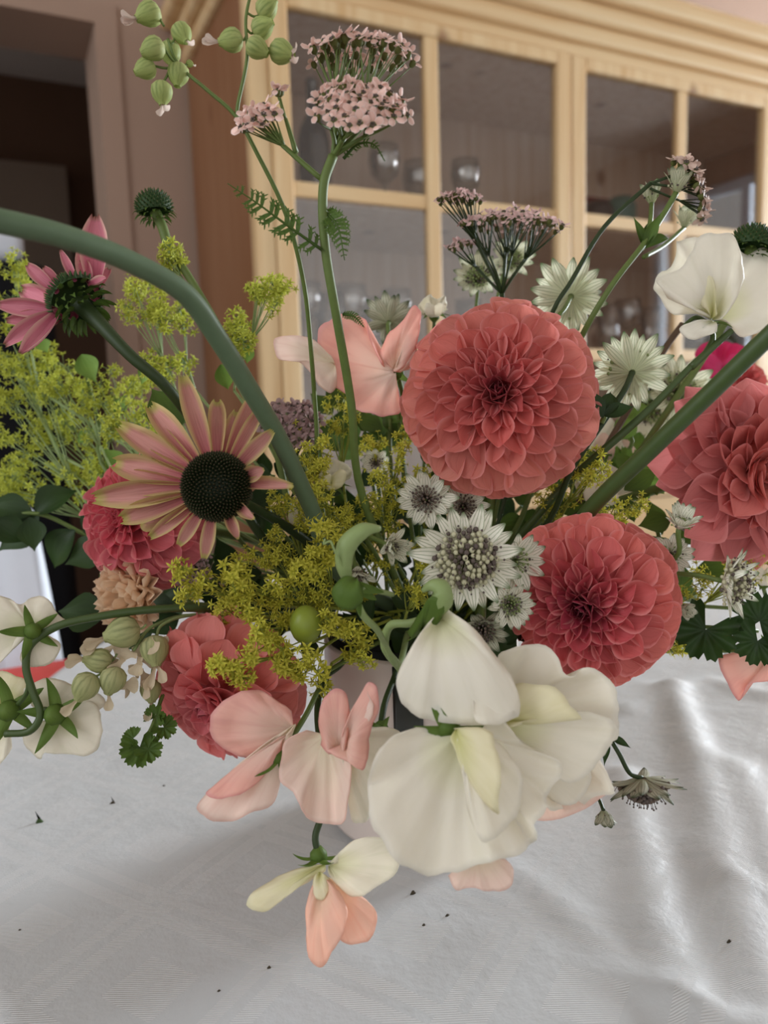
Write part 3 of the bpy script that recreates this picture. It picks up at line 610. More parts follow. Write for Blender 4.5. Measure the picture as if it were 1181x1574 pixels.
# left one seen from behind
O = P(118, 462, .335); ax = W(-.58, -.62, .45).normalized(); r_ = 40/F*.335
rt = root('coneflower', 'pink coneflower seen from behind, at the upper left under the arching stem', 'flower', 'coneflowers in the bouquet')
cone_disc(rt, O, ax, r_, r_*.8, 'spike_green', n=200)
stem(rt, [O-ax*.002, P(148, 492, .33), P(200, 546, .325), P(262, 602, .33), P(330, 700, .35), P(430, 860, .37)]+into_vase(P(430, 860, .37))[1:], [.0042, .0026, .0022, .0022, .0024], 'stem_dark')
tips = [(35, 402, .33), (72, 414, .335), (97, 388, .33), (122, 392, .345), (150, 345, .36), (176, 436, .325), (168, 405, .35), (3, 470, .34), (25, 495, .345), (2, 528, .33), (32, 520, .345), (44, 566, .32), (64, 420, .36), (50, 450, .37), (140, 400, .37)]
e1 = ax.orthogonal().normalized()
for i, (tx, ty, td) in enumerate(tips):
    T = P(tx, ty, td); dv = T-O; dv_p = (dv-ax*dv.dot(ax)).normalized(); B = O+dv_p*r_*.8; v = T-B; L = v.length
    link('petal', CPP[i % 3], rt, frame(B, v, -FW*.9+dv_p*.2, L, L*1.1))
mb = MB()
for k in range(46):
    dv = Matrix.Rotation(k*GA, 3, ax) @ e1; t = k/46; B = O-ax*(.001+.008*t)+dv*(r_*(.9-.55*t)); dr = (dv*1.0-ax*(.35)+W(random.uniform(-.3, .3), random.uniform(-.3, .3), 0)).normalized()
    mb.addmesh(strap([.14, .18, .15, .10, .02], cup=.3, curl=-1.0, nu=2, nv=5), frame(B, dr, ax, .0075))
o = mb.build('bract_ruff', 'leaf', rt, origin=O); o['kind'] = 'stuff'
# unopened one top left
def cone_bud(label, px, py, d, r_px, axis, stem_pts, petals=True, cat='flower'):
    O = P(px, py, d); ax = W(*axis).normalized(); r_ = r_px/F*d; rt = root('coneflower_bud', label, 'flower', 'coneflower buds')
    cone_disc(rt, O, ax, r_, r_*.9, 'spike_green', n=170, sl=.22, down=1.9)
    mb = MB(); e1 = ax.orthogonal().normalized()
    for k in range(40):
        dv = Matrix.Rotation(k*GA, 3, ax) @ e1; t = k/40; mb.addmesh(strap([.14, .2, .17, .10, .02], cup=.3, curl=-.9, nu=2, nv=5), frame(O-ax*(r_*(.2+.6*t))+dv*r_*(.95-.6*t), dv*.8-ax*.1, ax, r_*.55))
    o = mb.build('bract_ruff', 'leaf', rt, origin=O); o['kind'] = 'stuff'
    stem(rt, [O-ax*r_*.3]+stem_pts+into_vase(stem_pts[-1])[1:], [.0028, .0018, .0018], 'stem'); return rt
cone_bud('round green coneflower bud with a rusty top, upper left above the arching stem', 237, 318, .37, 26, (-.15, -1, -.1), [P(250, 350, .37), P(262, 385, .37), P(290, 425, .37), P(345, 520, .37), P(420, 680, .375), P(470, 850, .38)])
cone_bud('dark green seed head peeping over the white sweet pea at the right edge', 1156, 376, .36, 30, (.2, -1, .1), [P(1150, 420, .38), P(1100, 520, .40), P(980, 700, .40), P(850, 880, .40)])
# ------------------------------------------------------------------ astrantias
def bract_set(mat): return [strap_mesh('bract', mat, wd, cup=.35, curl=c_, nu=6, nv=8) for wd, c_ in (([.07, .11, .14, .155, .15, .11, .02], .1), ([.07, .11, .14, .15, .14, .10, .02], -.2), ([.06, .10, .125, .14, .13, .09, .02], .45))]
BR = {m_: bract_set(m_) for m_ in ('bract', 'bract_back', 'bract_dark')}
def ball(r, n1=5, n2=4):
    v = []; f = []
    for j in range(n2+1):
        th = math.pi*j/n2
        for i in range(n1): v.append((r*math.sin(th)*math.cos(TAU*i/n1), r*math.sin(th)*math.sin(TAU*i/n1), r*math.cos(th)))
    for j in range(n2):
        for i in range(n1): f.append((j*n1+i, j*n1+(i+1) % n1, (j+1)*n1+(i+1) % n1, (j+1)*n1+i))
    return v, f, [(.5, .5)]*len(v)
BALL = ball(1.0)
def astrantia(label, px, py, d, r_px, axis, open_=75, nb=20, mat='bract', centre='floret_centre', disc_r=.52, stem_pts=None, nf=70, stem_mat='stem', seed=0, group='astrantias in the bouquet', stem_r=.0011, dome=.55):
    rnd = random.Random(seed+int(px)); O = P(px, py, d); ax = W(*axis).normalized(); R = r_px/F*d; e1 = ax.orthogonal().normalized()
    rt = root('astrantia', label, 'flower', group)
    for k in range(nb):
        dv = Matrix.Rotation(TAU*(k+rnd.uniform(-.2, .2))/nb, 3, ax) @ e1; op = math.radians(open_ + rnd.uniform(-8, 8) - (7 if k % 2 else 0))
        a = dv*math.sin(op)+ax*math.cos(op); zn = ax*math.sin(op)-dv*math.cos(op); L = R*(1.0 if k % 2 else .93)*rnd.uniform(.94, 1.05)
        link('bract', BR[mat][k % 3], rt, frame(O + dv*R*.08, a, zn, L, L*1.12*20/nb))
    mb = MB(); mb2 = MB()
    for k in range(nf):
        t = math.sqrt((k+.5)/nf); ph = k*GA; dv = Matrix.Rotation(ph, 3, ax) @ e1; p = O + dv*R*disc_r*t*(1 if open_ > 45 else .7) + ax*R*(.16+dome*disc_r*(1-t*t))
        s = R*disc_r*.088*rnd.uniform(.8, 1.2)
        mb.addmesh(BALL, Matrix.Translation(p) @ Matrix.Scale(s, 4), 0 if rnd.random() < .7 else 1)
        if k % 2 == 0:
            tip = p + (ax+dv*t*.8).normalized()*s*rnd.uniform(2.0, 3.4); mb.tube([p, tip], s*.14, 3, 0); mb.addmesh(BALL, Matrix.Translation(tip) @ Matrix.Scale(s*.42, 4), 1)
        mb.tube([O+dv*R*.05, p], s*.3, 3, 0)
    o = mb.build('floret_dome', [centre, 'anther'], rt, origin=O); o['kind'] = 'stuff'
    if stem_pts: stem(rt, [O]+stem_pts, stem_r, stem_mat)
    else: auto_stem(rt, O, ax, stem_r, stem_mat, .02)
    return rt
V = lambda *p: into_vase(p[-1])
astrantia('large open white astrantia with green tipped bracts, front centre', 716, 858, .305, 82, (.03, .05, -1), 82, 22, nf=110, disc_r=.60)
astrantia('small greenish astrantia overlapping the lower right of the large one', 783, 928, .315, 40, (.15, .2, -1), 66, 18, centre='floret_green_centre')
astrantia('half closed white astrantia above the curled green calyx', 598, 838, .325, 40, (.5, .15, -.85), 38, 18, centre='floret_centre', nf=40)
astrantia('astrantia in shade behind the curled green calyx', 548, 880, .345, 36, (.1, .6, -.6), 50, 16, centre='floret_dark_centre', nf=40)
astrantia('white astrantia tilted upward in front of the right edge dahlia', 1044, 812, .325, 40, (.05, -.75, -.6), 42, 20, centre='floret_green_centre', nf=30)
astrantia('white astrantia with a domed grey green centre at far right, bracts swept left', 1112, 893, .32, 58, (.75, .1, -.7), 62, 22, centre='floret_centre', nf=100, disc_r=.62, dome=.8)
astrantia('small pale astrantia under the tilted one, left of the domed one', 1030, 852, .34, 36, (-.2, .1, -1), 70, 16, centre='floret_green_centre', nf=24)
astrantia('little closed astrantia at the right rim of the deep coral dahlia', 1048, 935, .335, 26, (.2, .2, -1), 30, 12, nf=12)
astrantia('astrantia seen from behind, above and right of the ball dahlia', 878, 456, .375, 62, (-.12, -.25, .95), 78, 20, 'bract_back', 'floret_green_centre', stem_pts=[P(868, 475, .36), P(845, 505, .36), P(800, 600, .40), P(760, 800, .40)]+into_vase(P(760, 800, .4))[1:])
astrantia('astrantia seen from behind, right of the ball dahlia', 972, 573, .355, 66, (.12, -.35, .92), 72, 22, 'bract_back', 'floret_green_centre', stem_pts=[P(960, 600, .345), P(930, 645, .345), P(880, 720, .35), P(830, 820, .37)]+into_vase(P(830, 820, .37))[1:], stem_r=.0014, stem_mat='stem_dark')
astrantia('blurred astrantia peeking out behind the right hand back view one', 1040, 605, .45, 58, (.1, -.2, -1), 75, 20, 'bract_back', 'floret_green_centre')
astrantia('blurred astrantia low behind the thick right stem', 995, 625, .47, 55, (-.1, .1, -1), 75, 20, 'bract_back', 'floret_green_centre')
astrantia('pale astrantia cup under the beige yarrow arch', 1040, 296, .36, 40, (.1, -.9, -.3), 34, 18, 'bract_back', 'floret_centre', nf=24, stem_pts=[P(1020, 330, .36), P(990, 375, .355), P(940, 440, .35), P(893, 520, .36), P(850, 620, .39), P(800, 800, .40)]+into_vase(P(800, 800, .4))[1:], stem_r=.0014)
astrantia('narrow green astrantia bud left of the pale cup', 1002, 312, .365, 34, (-.05, -1, 0), 22, 12, 'bract_back', 'floret_green_centre', nf=10, stem_pts=[P(1000, 340, .36), P(993, 372, .356)])
astrantia('blurred pale astrantia below the pale cup at the upper right', 1052, 350, .40, 34, (.1, -.9, -.3), 34, 16, 'bract_back', 'floret_centre', nf=14, stem_pts=[P(1020, 378, .38), P(990, 395, .36)])
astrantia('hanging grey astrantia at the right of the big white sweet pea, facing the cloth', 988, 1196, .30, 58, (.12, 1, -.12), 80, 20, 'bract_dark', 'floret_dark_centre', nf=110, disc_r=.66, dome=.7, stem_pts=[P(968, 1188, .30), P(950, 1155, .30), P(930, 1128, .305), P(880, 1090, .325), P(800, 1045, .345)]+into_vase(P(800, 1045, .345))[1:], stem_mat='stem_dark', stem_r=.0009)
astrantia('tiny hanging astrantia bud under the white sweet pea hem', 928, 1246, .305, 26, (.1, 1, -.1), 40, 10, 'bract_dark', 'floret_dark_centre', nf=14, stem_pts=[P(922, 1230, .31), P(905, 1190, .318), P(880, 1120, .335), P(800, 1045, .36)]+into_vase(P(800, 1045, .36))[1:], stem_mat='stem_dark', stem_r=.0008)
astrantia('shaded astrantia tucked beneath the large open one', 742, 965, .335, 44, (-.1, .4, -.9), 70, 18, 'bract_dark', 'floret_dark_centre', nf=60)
astrantia('greyish astrantia just under the ball dahlia, left side', 655, 768, .35, 48, (-.15, -.1, -1), 70, 18, 'bract', 'floret_dark_centre', nf=60)
astrantia('second greyish astrantia hidden under the ball dahlia', 712, 780, .36, 42, (.1, .0, -1), 74, 18, 'bract', 'floret_dark_centre', nf=50)
astrantia('small fading astrantia right of the tall yarrow stem', 578, 712, .375, 26, (0, .0, -1), 60, 14, 'bract', 'floret_dark_centre', nf=40)
astrantia('astrantia peeping from behind the pink sweet pea', 598, 495, .42, 44, (0, -.5, .6), 70, 18, 'bract_dark', 'floret_green_centre', nf=20)
astrantia('blurred white astrantia beneath the twin yarrow heads, left', 735, 430, .44, 40, (-.1, -.2, -1), 70, 18, 'bract_back', 'floret_green_centre')
astrantia('blurred white astrantia beneath the twin yarrow heads, right', 785, 402, .45, 36, (.1, -.2, -1), 70, 18, 'bract_back', 'floret_green_centre')
astrantia('pale astrantia at the right end of the deep coral dahlia top', 790, 862, .325, 48, (.3, .2, -.8), 70, 16, 'bract', 'floret_green_centre', nf=30)
# ------------------------------------------------------------------ yarrows
def yfloret(matp, seed=0):
    mb = MB(); rn = random.Random(seed)
    prof = [(.12, -1.0), (.42, -.75), (.50, -.3), (.42, .05)]; seg = 7
    for r, z in prof:
        for i in range(seg): mb.v.append(Vector((r*math.cos(TAU*i/seg), z, r*math.sin(TAU*i/seg)))); mb.uv.append((.5, .5))
    mb.f = [(j*seg+i, j*seg+(i+1) % seg, (j+1)*seg+(i+1) % seg, (j+1)*seg+i) for j in range(3) for i in range(seg)]+[tuple(3*seg+i for i in range(seg))]; mb.m = [0]*len(mb.f)
    for k in range(5):
        a = TAU*k/5; dr = Vector((math.cos(a), rn.uniform(-.2, 1.0), math.sin(a))); mb.addmesh(strap([.15, .32, .45, .50, .44, .25], cup=-.25, curl=rn.uniform(-.9, .3), nu=3, nv=4, notch=.08), frame(Vector((math.cos(a)*.25, 0, math.sin(a)*.25)), dr, Vector((rn.uniform(-.4, .4), 1, rn.uniform(-.4, .4))), rn.uniform(.85, 1.25)), 1)
    for k in range(5):
        a = TAU*k/5+.4; mb.addmesh(BALL, Matrix.Translation((math.cos(a)*.2, .12, math.sin(a)*.2)) @ Matrix.Scale(.13, 4), 2)
    return mesh('floret', mb.v, mb.f, mb.uv, True, ('involucre', matp, 'anther'), mb.m)
YF = {m_: [yfloret(m_, q_) for q_ in range(4)] for m_ in ('yarrow_petal', 'yarrow_petal_pale', 'yarrow_petal_dry', 'yarrow_petal_beige')}
def feather(rt, pts, wpx, d, mat='leaf', up=None, n=13):
    """pinnate toothed yarrow leaf along a path of world points"""
    p = crom(pts, 6); mb = MB(); mb.tube(p, [.0007, .0004, .0002], 5); L = len(p); lobe = strap([.04, .06, .07, .05, .01], cup=.2, nu=2, nv=4)
    for i in range(1, n):
        t = i/n; q = p[int(t*(L-1))]; tg = (p[min(L-1, int(t*(L-1))+1)]-q); tg = tg.normalized() if tg.length > 0 else (p[-1]-p[-2]).normalized()
        sd = tg.cross(-FW).normalized(); ln = wpx/F*d*math.sin(math.pi*min(.95, t*.75+.22))
        for s in (-1, 1):
            dr = (sd*s+tg*.5+FW*random.uniform(-.3, .3)).normalized(); e = q+dr*ln; mb.addmesh(lobe, frame(q, dr, -FW, ln, ln*2.2))
            for f_, s2 in ((.45, 1), (.45, -1), (.75, 1), (.75, -1)):
                mb.addmesh(lobe, frame(q+dr*ln*f_, dr+tg*s2*.9, -FW, ln*.42, ln*.75))
    return mb.build('leaf', mat, rt, origin=p[0])
def yarrow(label, fmat, stem_pts, heads, stem_r, smat='stem', leaves=(), fr=.0024, group='yarrows in the bouquet', name='yarrow'):
    rt = root(name, label, 'flower', group)
    end = stem_pts[0]
    stem(rt, stem_pts+into_vase(stem_pts[-1])[1:], stem_r, smat)
    for (px, py, d, rx, ry, n, ax_, src, scale) in heads:
        ax = W(*ax_).normalized(); hub = src if src is not None else end; O = P(px, py, d); mb = MB()
        # the plane of the head: spread rx along camera right, ry gives the ellipse seen
        e1 = (RT - ax*RT.dot(ax)).normalized(); e2 = ax.cross(e1); RX = rx/F*d; subs = {}; nsub = max(1, n//9)
        for k in range(n):
            t = math.sqrt((k+.5)/n); ph = k*GA; q = O + e1*RX*t*math.cos(ph) + e2*RX*t*math.sin(ph) + ax*RX*.28*(1-t*t) + W(random.uniform(-1, 1), random.uniform(-1, 1), random.uniform(-1, 1))*RX*.05
            fa = (ax + (e1*math.cos(ph)+e2*math.sin(ph))*t*.65 + W(random.uniform(-.4, .4), random.uniform(-.4, .4), random.uniform(-.3, .3))).normalized(); s = fr*scale*random.uniform(.85, 1.15)
            link('floret', YF[fmat][k % 4], rt, frame(q, fa, fa.orthogonal(), s))
            b0_ = q-fa*s; g_ = int(((ph % TAU)/TAU)*nsub) if t > .4 else nsub; subs.setdefault(g_, []).append(b0_)
        for g_, bl_ in subs.items():
            cen = sum(bl_, Vector((0, 0, 0)))/len(bl_); sb = hub.lerp(cen, .62) - ax*RX*.10
            mb.tube(crom([hub, hub.lerp(sb, .5)+(O-ax*RX*.7-hub)*.08, sb], 3), [stem_r*.6, stem_r*.4], 5)
            for b0_ in bl_: mb.tube(crom([sb, sb.lerp(b0_, .5)-ax*RX*.02, b0_], 2), [stem_r*.3, .0002], 4)
        mb.build('branches', smat, rt, origin=hub)
    for pts, wpx, d in leaves: feather(rt, pts, wpx, d)
    return rt
s1 = [P(528, 205, .29), P(508, 248, .29), P(497, 290, .29), P(500, 380, .295), P(518, 490, .305), P(540, 620, .325), P(558, 765, .35)]
s1 = [P(512, 240, .29)]+s1[2:]
yarrow('tall pale pink yarrow with two large heads at the top centre', 'yarrow_petal_pale', s1,
       [(556, 88, .300, 84, 30, 44, (.05, -1, -.25), P(512, 240, .29), 1.15), (552, 162, .282, 76, 45, 50, (.05, -.6, -.75), P(512, 240, .29), 1.1), (395, 182, .288, 34, 30, 15, (-.3, -.5, -.8), P(497, 278, .29), 1.1), (428, 140, .29, 10, 8, 3, (-.1, -.9, -.3), P(455, 235, .29), 1.0)],
       .0019, 'stem', leaves=[([P(495, 384, .293), P(440, 345, .29), P(395, 312, .288), P(350, 282, .286)], 26, .29), ([P(500, 325, .293), P(520, 350, .288), P(530, 400, .287)], 20, .29), ([P(528, 244, .29), P(550, 222, .288), P(575, 222, .287), P(592, 248, .287)], 9, .29), ([P(528, 483, .304), P(545, 487, .30), P(560, 503, .30)], 8, .30)], fr=.0026)
yarrow('yarrow with flat mauve pink heads on thin stalks above the ball dahlia', 'yarrow_petal', [P(772, 452, .40), P(775, 520, .40), P(760, 640, .41), P(720, 830, .40)],
       [(707, 308, .395, 36, 12, 26, (0, -1, -.22), P(772, 452, .40), 1.0), (785, 350, .39, 80, 22, 62, (.05, -1, -.25), P(772, 452, .40), 1.05), (705, 380, .40, 22, 10, 9, (-.2, -1, -.1), P(772, 452, .40), 1.0)], .0013, 'stem_dark', fr=.0024)
yarrow('beige pink yarrow arching over at the upper right', 'yarrow_petal_beige', [P(1000, 282, .36), P(930, 348, .355), P(880, 430, .355), P(845, 492, .36), P(800, 640, .39), P(760, 820, .39)],
       [(1055, 255, .358, 22, 20, 12, (.4, -.8, -.4), P(1000, 282, .36), 1.2), (1072, 285, .36, 24, 22, 12, (.8, -.4, -.4), P(1000, 282, .36), 1.2), (1080, 320, .365, 20, 18, 9, (.9, .1, -.4), P(1000, 290, .36), 1.2)], .0011, 'stem_dark', fr=.0026)
yarrow('dusty mauve yarrow clump behind the arching stem, left of centre', 'yarrow_petal_dry', [P(450, 720, .385), P(480, 800, .385), P(520, 900, .385)],
       [(448, 650, .375, 44, 40, 60, (0, -.6, -.8), P(450, 720, .385), 1.1)], .0013, 'stem_dark', fr=.0026)
yarrow('small dusty yarrow under the rosy dahlia', 'yarrow_petal_dry', [P(300, 900, .375), P(400, 950, .385), P(480, 960, .385)],
       [(290, 868, .362, 34, 26, 30, (0, .1, -1), P(310, 900, .385), .8)], .001, 'stem_dark', fr=.0024)
# ------------------------------------------------------------------ bladder campion
def bladder_tpl(seg=12, n=8):
    prof = [(.06, 0), (.55, .15), (.85, .45), (.92, .85), (.82, 1.25), (.58, 1.62), (.34, 1.85), (.30, 1.98)]; v = []; uv = []; f = []
    for j, (r, y) in enumerate(prof):
        for i in range(seg): a = TAU*i/seg; v.append((r*math.cos(a), y, r*math.sin(a))); uv.append((abs(i/seg*2-1), .1+.8*j/7))
    f = [(j*seg+i, j*seg+(i+1) % seg, (j+1)*seg+(i+1) % seg, (j+1)*seg+i) for j in range(7) for i in range(seg)]+[tuple(range(seg))[::-1]]
    return v, f, uv
bt = bladder_tpl(); BL = {m_: mesh('bladder', bt[0], bt[1], bt[2], True, (m_,)) for m_ in ('bladder', 'bladder_beige')}
PAP = {m_: strap_mesh('dry_petal', m_, [.12, .10, .12, .26, .36, .24], cup=.5, curl=.5, nu=4, nv=6) for m_ in ('papery', 'papery_beige')}
def campion(label, trunk, bl, mat='bladder', pap='papery', smat='stem', r=.0007, to_vase=True, group='bladder campion sprays'):
    rt = root('campion_spray', label, 'flower', group)
    if to_vase: stem(rt, trunk+into_vase(trunk[-1])[1:], [r*.8, r*1.4, r*1.7], smat)
    else: stem(rt, trunk, [r*.8, r*1.2], smat)
    for (px, py, d, rp, ang, src, tail) in bl:
        ctr = P(px, py, d); R = rp/F*d; dr = W(math.cos(math.radians(ang)), math.sin(math.radians(ang)), random.uniform(-.35, .1)).normalized()
        base = ctr-dr*R; link('bladder', BL[mat], rt, frame(base, dr, -FW, R*1.02))
        if src is not None: stem(rt, [src, src.lerp(base, .5)+dr*R*.1-Vector((0, 0, .001)), base+dr*.0008], r*.7, smat, 4, 5, name='pedicel')
        for k in range(tail):
            a = (dr*.8+W(random.uniform(-.6, .6), random.uniform(-.2, .8), -.2)).normalized(); link('dry_petal', PAP[pap], rt, frame(base+dr*R*1.85, a, -FW, R*1.7*random.uniform(.7, 1.1), R*1.1))
    return rt
n1 = P(275, 100, .30); j1 = P(362, 178, .302)
tr = [P(258, 60, .30), n1, P(318, 138, .30), j1, P(395, 235, .305), P(440, 330, .315), P(468, 440, .33), P(480, 560, .35), P(486, 640, .365), P(500, 800, .38)]
campion('nodding cluster of green striped bladder campion pods at the upper left', tr, [
    (228, 22, .30, 20, 150, P(252, 40, .30), 4), (280, 52, .302, 17, 60, P(262, 70, .30), 1), (235, 75, .294, 19, 160, n1, 0), (262, 82, .304, 18, 80, P(262, 70, .30), 0), (223, 106, .298, 17, 150, n1, 0), (274, 115, .301, 18, 95, n1, 0), (249, 143, .299, 18, 88, P(262, 102, .30), 2), (292, 98, .306, 6, 20, n1, 1)])
tr = [P(388, -20, .30), P(378, 30, .30), P(380, 90, .30), P(366, 160, .302), j1+W(.0008, .001, .0)]
campion('green bladder campion pods on the straight upright stem, top left of the yarrow', tr, [
    (355, 62, .30, 19, 170, P(379, 55, .30), 2), (404, 42, .302, 18, -20, P(379, 45, .30), 0), (396, 74, .297, 18, 30, P(380, 60, .30), 0), (411, 12, .302, 18, -40, P(380, 20, .30), 0), (434, 80, .30, 20, 25, P(400, 62, .30), 3)], to_vase=False)
tr = [P(240, 985, .345), P(250, 960, .35), P(300, 945, .36), P(400, 950, .375)]
campion('beige bladder campion pods hanging at the lower left', tr, [
    (150, 1015, .335, 21, 190, P(180, 1005, .34), 2), (131, 1056, .33, 23, 120, P(160, 1030, .335), 1), (173, 1046, .333, 22, 110, P(185, 1020, .338), 1), (188, 972, .338, 27, 165, P(225, 960, .34), 2), (238, 1000, .34, 24, 80, P(240, 975, .345), 2), (232, 1062, .345, 18, 80, P(235, 1020, .345), 2)], 'bladder_beige', 'papery_beige', 'stem_pale')
# dried petals dangling there
rt = root('withered_flower', 'crumpled beige withered flower between the campion pods', 'flower', None)
for k in range(16):
    q = P(205+random.uniform(-28, 28), 1010+random.uniform(-30, 45), .34+random.uniform(-.006, .006)); link('dry_petal', PAP['papery_beige'], rt, frame(q, W(random.uniform(-1, 1), random.uniform(-.2, 1), random.uniform(-.5, .5)), W(random.uniform(-1, 1), 0, -1), .0085, .011))
stem(rt, [P(205, 1000, .34), P(240, 960, .352), P(330, 945, .37)]+into_vase(P(330, 945, .37))[1:], .0008, 'stem_pale')
# ------------------------------------------------------------------ sweet peas
def fan(rt, base, rim, mat, bulge=.0, ruf=0.0, rk=9, n=4, m_=12, name='petal', th=.00035, lab=None, ctr=0.0, ph=0.0):
    B = P(*base); R_ = crom([P(*p) for p in rim], n); cnt = len(R_)
    nn = Vector((0, 0, 0))
    for a, b_ in zip(R_, R_[1:]): nn += (a-B).cross(b_-B)
    nn.normalize(); 
    if nn.dot(FW) > 0: nn = -nn
    size = max((q-B).length for q in R_); vs_ = []; uvs = []; fs = []
    for i, q in enumerate(R_):
        u = i/(cnt-1)
        for j in range(m_+1):
            t = j/m_; tt = .03+.97*t; p = B.lerp(q, tt)
            p = p + nn*bulge*math.sin(math.pi*min(1, t))*1.0 + nn*ruf*(t**2.2)*(math.sin(u*rk*TAU+ph)+.45*math.sin(u*rk*2.3*TAU+1+ph)) + nn*ctr*math.cos((u-.5)*math.pi)*t*(1-t)*2
            rg = t**3*(noise.noise(q*170)*.0012+noise.noise(q*420)*.0004); p = p + (q-B).normalized()*rg
            p = p + nn*size*.018*t*(1-.4*t)*noise.noise(Vector((u*13+ph*3, t*1.5, B.x*50)))*2.2
            nv = noise.noise(p*90+Vector((ph, 0, 0)))*.0022*t + noise.noise(p*240)*.0007*t
            vs_.append(p+nn*nv); uvs.append((.08+.84*u, t))
    for i in range(cnt-1):
        for j in range(m_): a = i*(m_+1)+j; fs.append((a, a+1, a+m_+2, a+m_+1))
    o = link(name, mesh(name, [v-B for v in vs_], fs, uvs, True, (mat,)), rt, Matrix.Translation(B))
    md = o.modifiers.new('thickness', 'SOLIDIFY'); md.thickness = th; md.offset = 0
    if lab: o['label'] = lab
    return o
SEP = strap_mesh('sepal', 'calyx_green', [.20, .19, .15, .09, .01], cup=.4, curl=-.7, nu=4, nv=6)
def calyx(rt, pt, axis, s=.009, n=5, spread=.7, mat=None):
    O = P(*pt) if not isinstance(pt, Vector) else pt; ax = W(*axis).normalized(); e1 = ax.orthogonal().normalized()
    mb = MB()
    for q, r in ((-.35, .02), (-.3, .22), (0, .34), (.35, .38)): pass
    pts = [O-ax*s*.45, O-ax*s*.2, O+ax*s*.1]; mb.tube(pts, [s*.12, s*.34, s*.36], 10); mb.build('calyx', 'calyx_green', rt, origin=O)
    for k in range(n):
        dv = Matrix.Rotation(TAU*k/n+.3, 3, ax) @ e1; link('sepal', SEP, rt, frame(O+dv*s*.25, dv*spread+ax*(1-spread)+DN*0, ax, s*random.uniform(.9, 1.2)))
def pea(label, group='sweet peas in the bouquet'): return root('sweet_pea', label, 'flower', group)
# --- the big white spray in front
rt = pea('big white sweet pea, lowest bloom of the front cluster, hiding the vase foot')
fan(rt, (712, 1122, .262), [(640, 1118, .262), (590, 1142, .255), (568, 1200, .25), (572, 1262, .247), (605, 1318, .248), (660, 1346, .25), (715, 1338, .249), (755, 1318, .25), (800, 1312, .248), (826, 1296, .252), (818, 1268, .25), (842, 1240, .253), (850, 1212, .256), (862, 1176, .26), (820, 1150, .262), (778, 1112, .262), (742, 1110, .264)], 'pea_white', bulge=-.004, ruf=.0036, rk=5.2, m_=16, n=5, ctr=.004)
fan(rt, (700, 1120, .258), [(718, 1118, .256), (748, 1122, .25), (768, 1160, .244), (772, 1205, .24), (768, 1248, .242), (752, 1238, .246), (735, 1215, .25), (722, 1180, .254), (708, 1150, .257)], 'pea_cream', bulge=.003, m_=10, name='keel')
fan(rt, (705, 1124, .259), [(700, 1150, .258), (712, 1200, .252), (722, 1250, .247), (740, 1290, .244), (770, 1280, .246), (800, 1240, .249), (800, 1190, .252), (776, 1150, .256), (745, 1125, .259)], 'pea_white', bulge=.003, ruf=.001, rk=3, m_=12, name='wing')
fan(rt, (735, 1300, .262), [(690, 1345, .262), (700, 1368, .26), (725, 1362, .259), (750, 1370, .258), (782, 1362, .258), (790, 1338, .26), (775, 1318, .262)], 'pea_blush', bulge=.002, ruf=.001, rk=3, name='wing')
calyx(rt, (690, 1122, .262), (0, .2, -1), .010, 6, .95)
stem(rt, [P(690, 1118, .264), P(672, 1080, .285), P(660, 1040, .31), P(655, 1020, .34), P(650, 1030, .37)]+into_vase(P(650, 1030, .37))[1:], .0012, 'stem')
rt = pea('white sweet pea with a hooded petal at the top of the front cluster')
fan(rt, (672, 945, .278), [(655, 975, .272), (625, 1010, .266), (610, 1045, .263), (618, 1078, .262), (645, 1102, .262), (680, 1112, .262), (735, 1114, .258), (768, 1112, .256), (796, 1098, .257), (800, 1075, .26), (778, 1030, .266), (745, 985, .272), (705, 955, .277), (688, 940, .279)], 'pea_white', bulge=.006, ruf=.0009, rk=3.2, m_=14, n=5, ctr=.006)
fan(rt, (700, 960, .28), [(730, 975, .274), (760, 1010, .27), (790, 1052, .264), (796, 1090, .258), (770, 1112, .254), (735, 1112, .254), (728, 1085, .256), (738, 1050, .26), (722, 1005, .268)], 'pea_white', bulge=.003, ruf=.0006, rk=2, name='wing')
calyx(rt, P(658, 955, .288), (.3, .9, -.3), .009, 5, .5)
rt_pod = rt
stem(rt, [P(657, 950, .290), P(630, 958, .292), P(600, 962, .298), P(592, 995, .305), P(614, 1025, .32), P(630, 1045, .35)]+into_vase(P(630, 1045, .35))[1:], [.0016, .0018, .0022], 'stem_pale')
rt = pea('white ruffled sweet pea at the right of the front cluster, lemon keel')
fan(rt, (762, 1110, .285), [(768, 1060, .284), (765, 1005, .284), (800, 995, .281), (848, 998, .278), (865, 1030, .276), (885, 1034, .278), (910, 1028, .276), (938, 1045, .278), (948, 1085, .28), (952, 1130, .283), (925, 1165, .28), (940, 1212, .283), (908, 1222, .28), (880, 1250, .28), (838, 1235, .277), (832, 1180, .274), (790, 1150, .28)], 'pea_white', bulge=-.004, ruf=.0034, rk=4.6, m_=16, n=5)
fan(rt, (770, 1108, .276), [(775, 1062, .273), (800, 1050, .269), (840, 1056, .265), (872, 1075, .262), (893, 1104, .262), (862, 1096, .264), (830, 1100, .267), (800, 1112, .270)], 'pea_cream', bulge=.004, m_=10, name='keel')
fan(rt, (770, 1112, .277), [(800, 1104, .272), (850, 1096, .268), (905, 1096, .266), (945, 1110, .27), (935, 1150, .27), (905, 1190, .268), (865, 1200, .267), (830, 1160, .271), (795, 1130, .275)], 'pea_white', bulge=.003, ruf=.0012, rk=3, name='wing')
calyx(rt, (760, 1112, .288), (.5, .1, -.6), .008, 5, .6)
stem(rt, [P(760, 1112, .29), P(720, 1090, .31), P(690, 1050, .34), P(680, 1030, .37)]+into_vase(P(680, 1030, .37))[1:], .0012, 'stem')
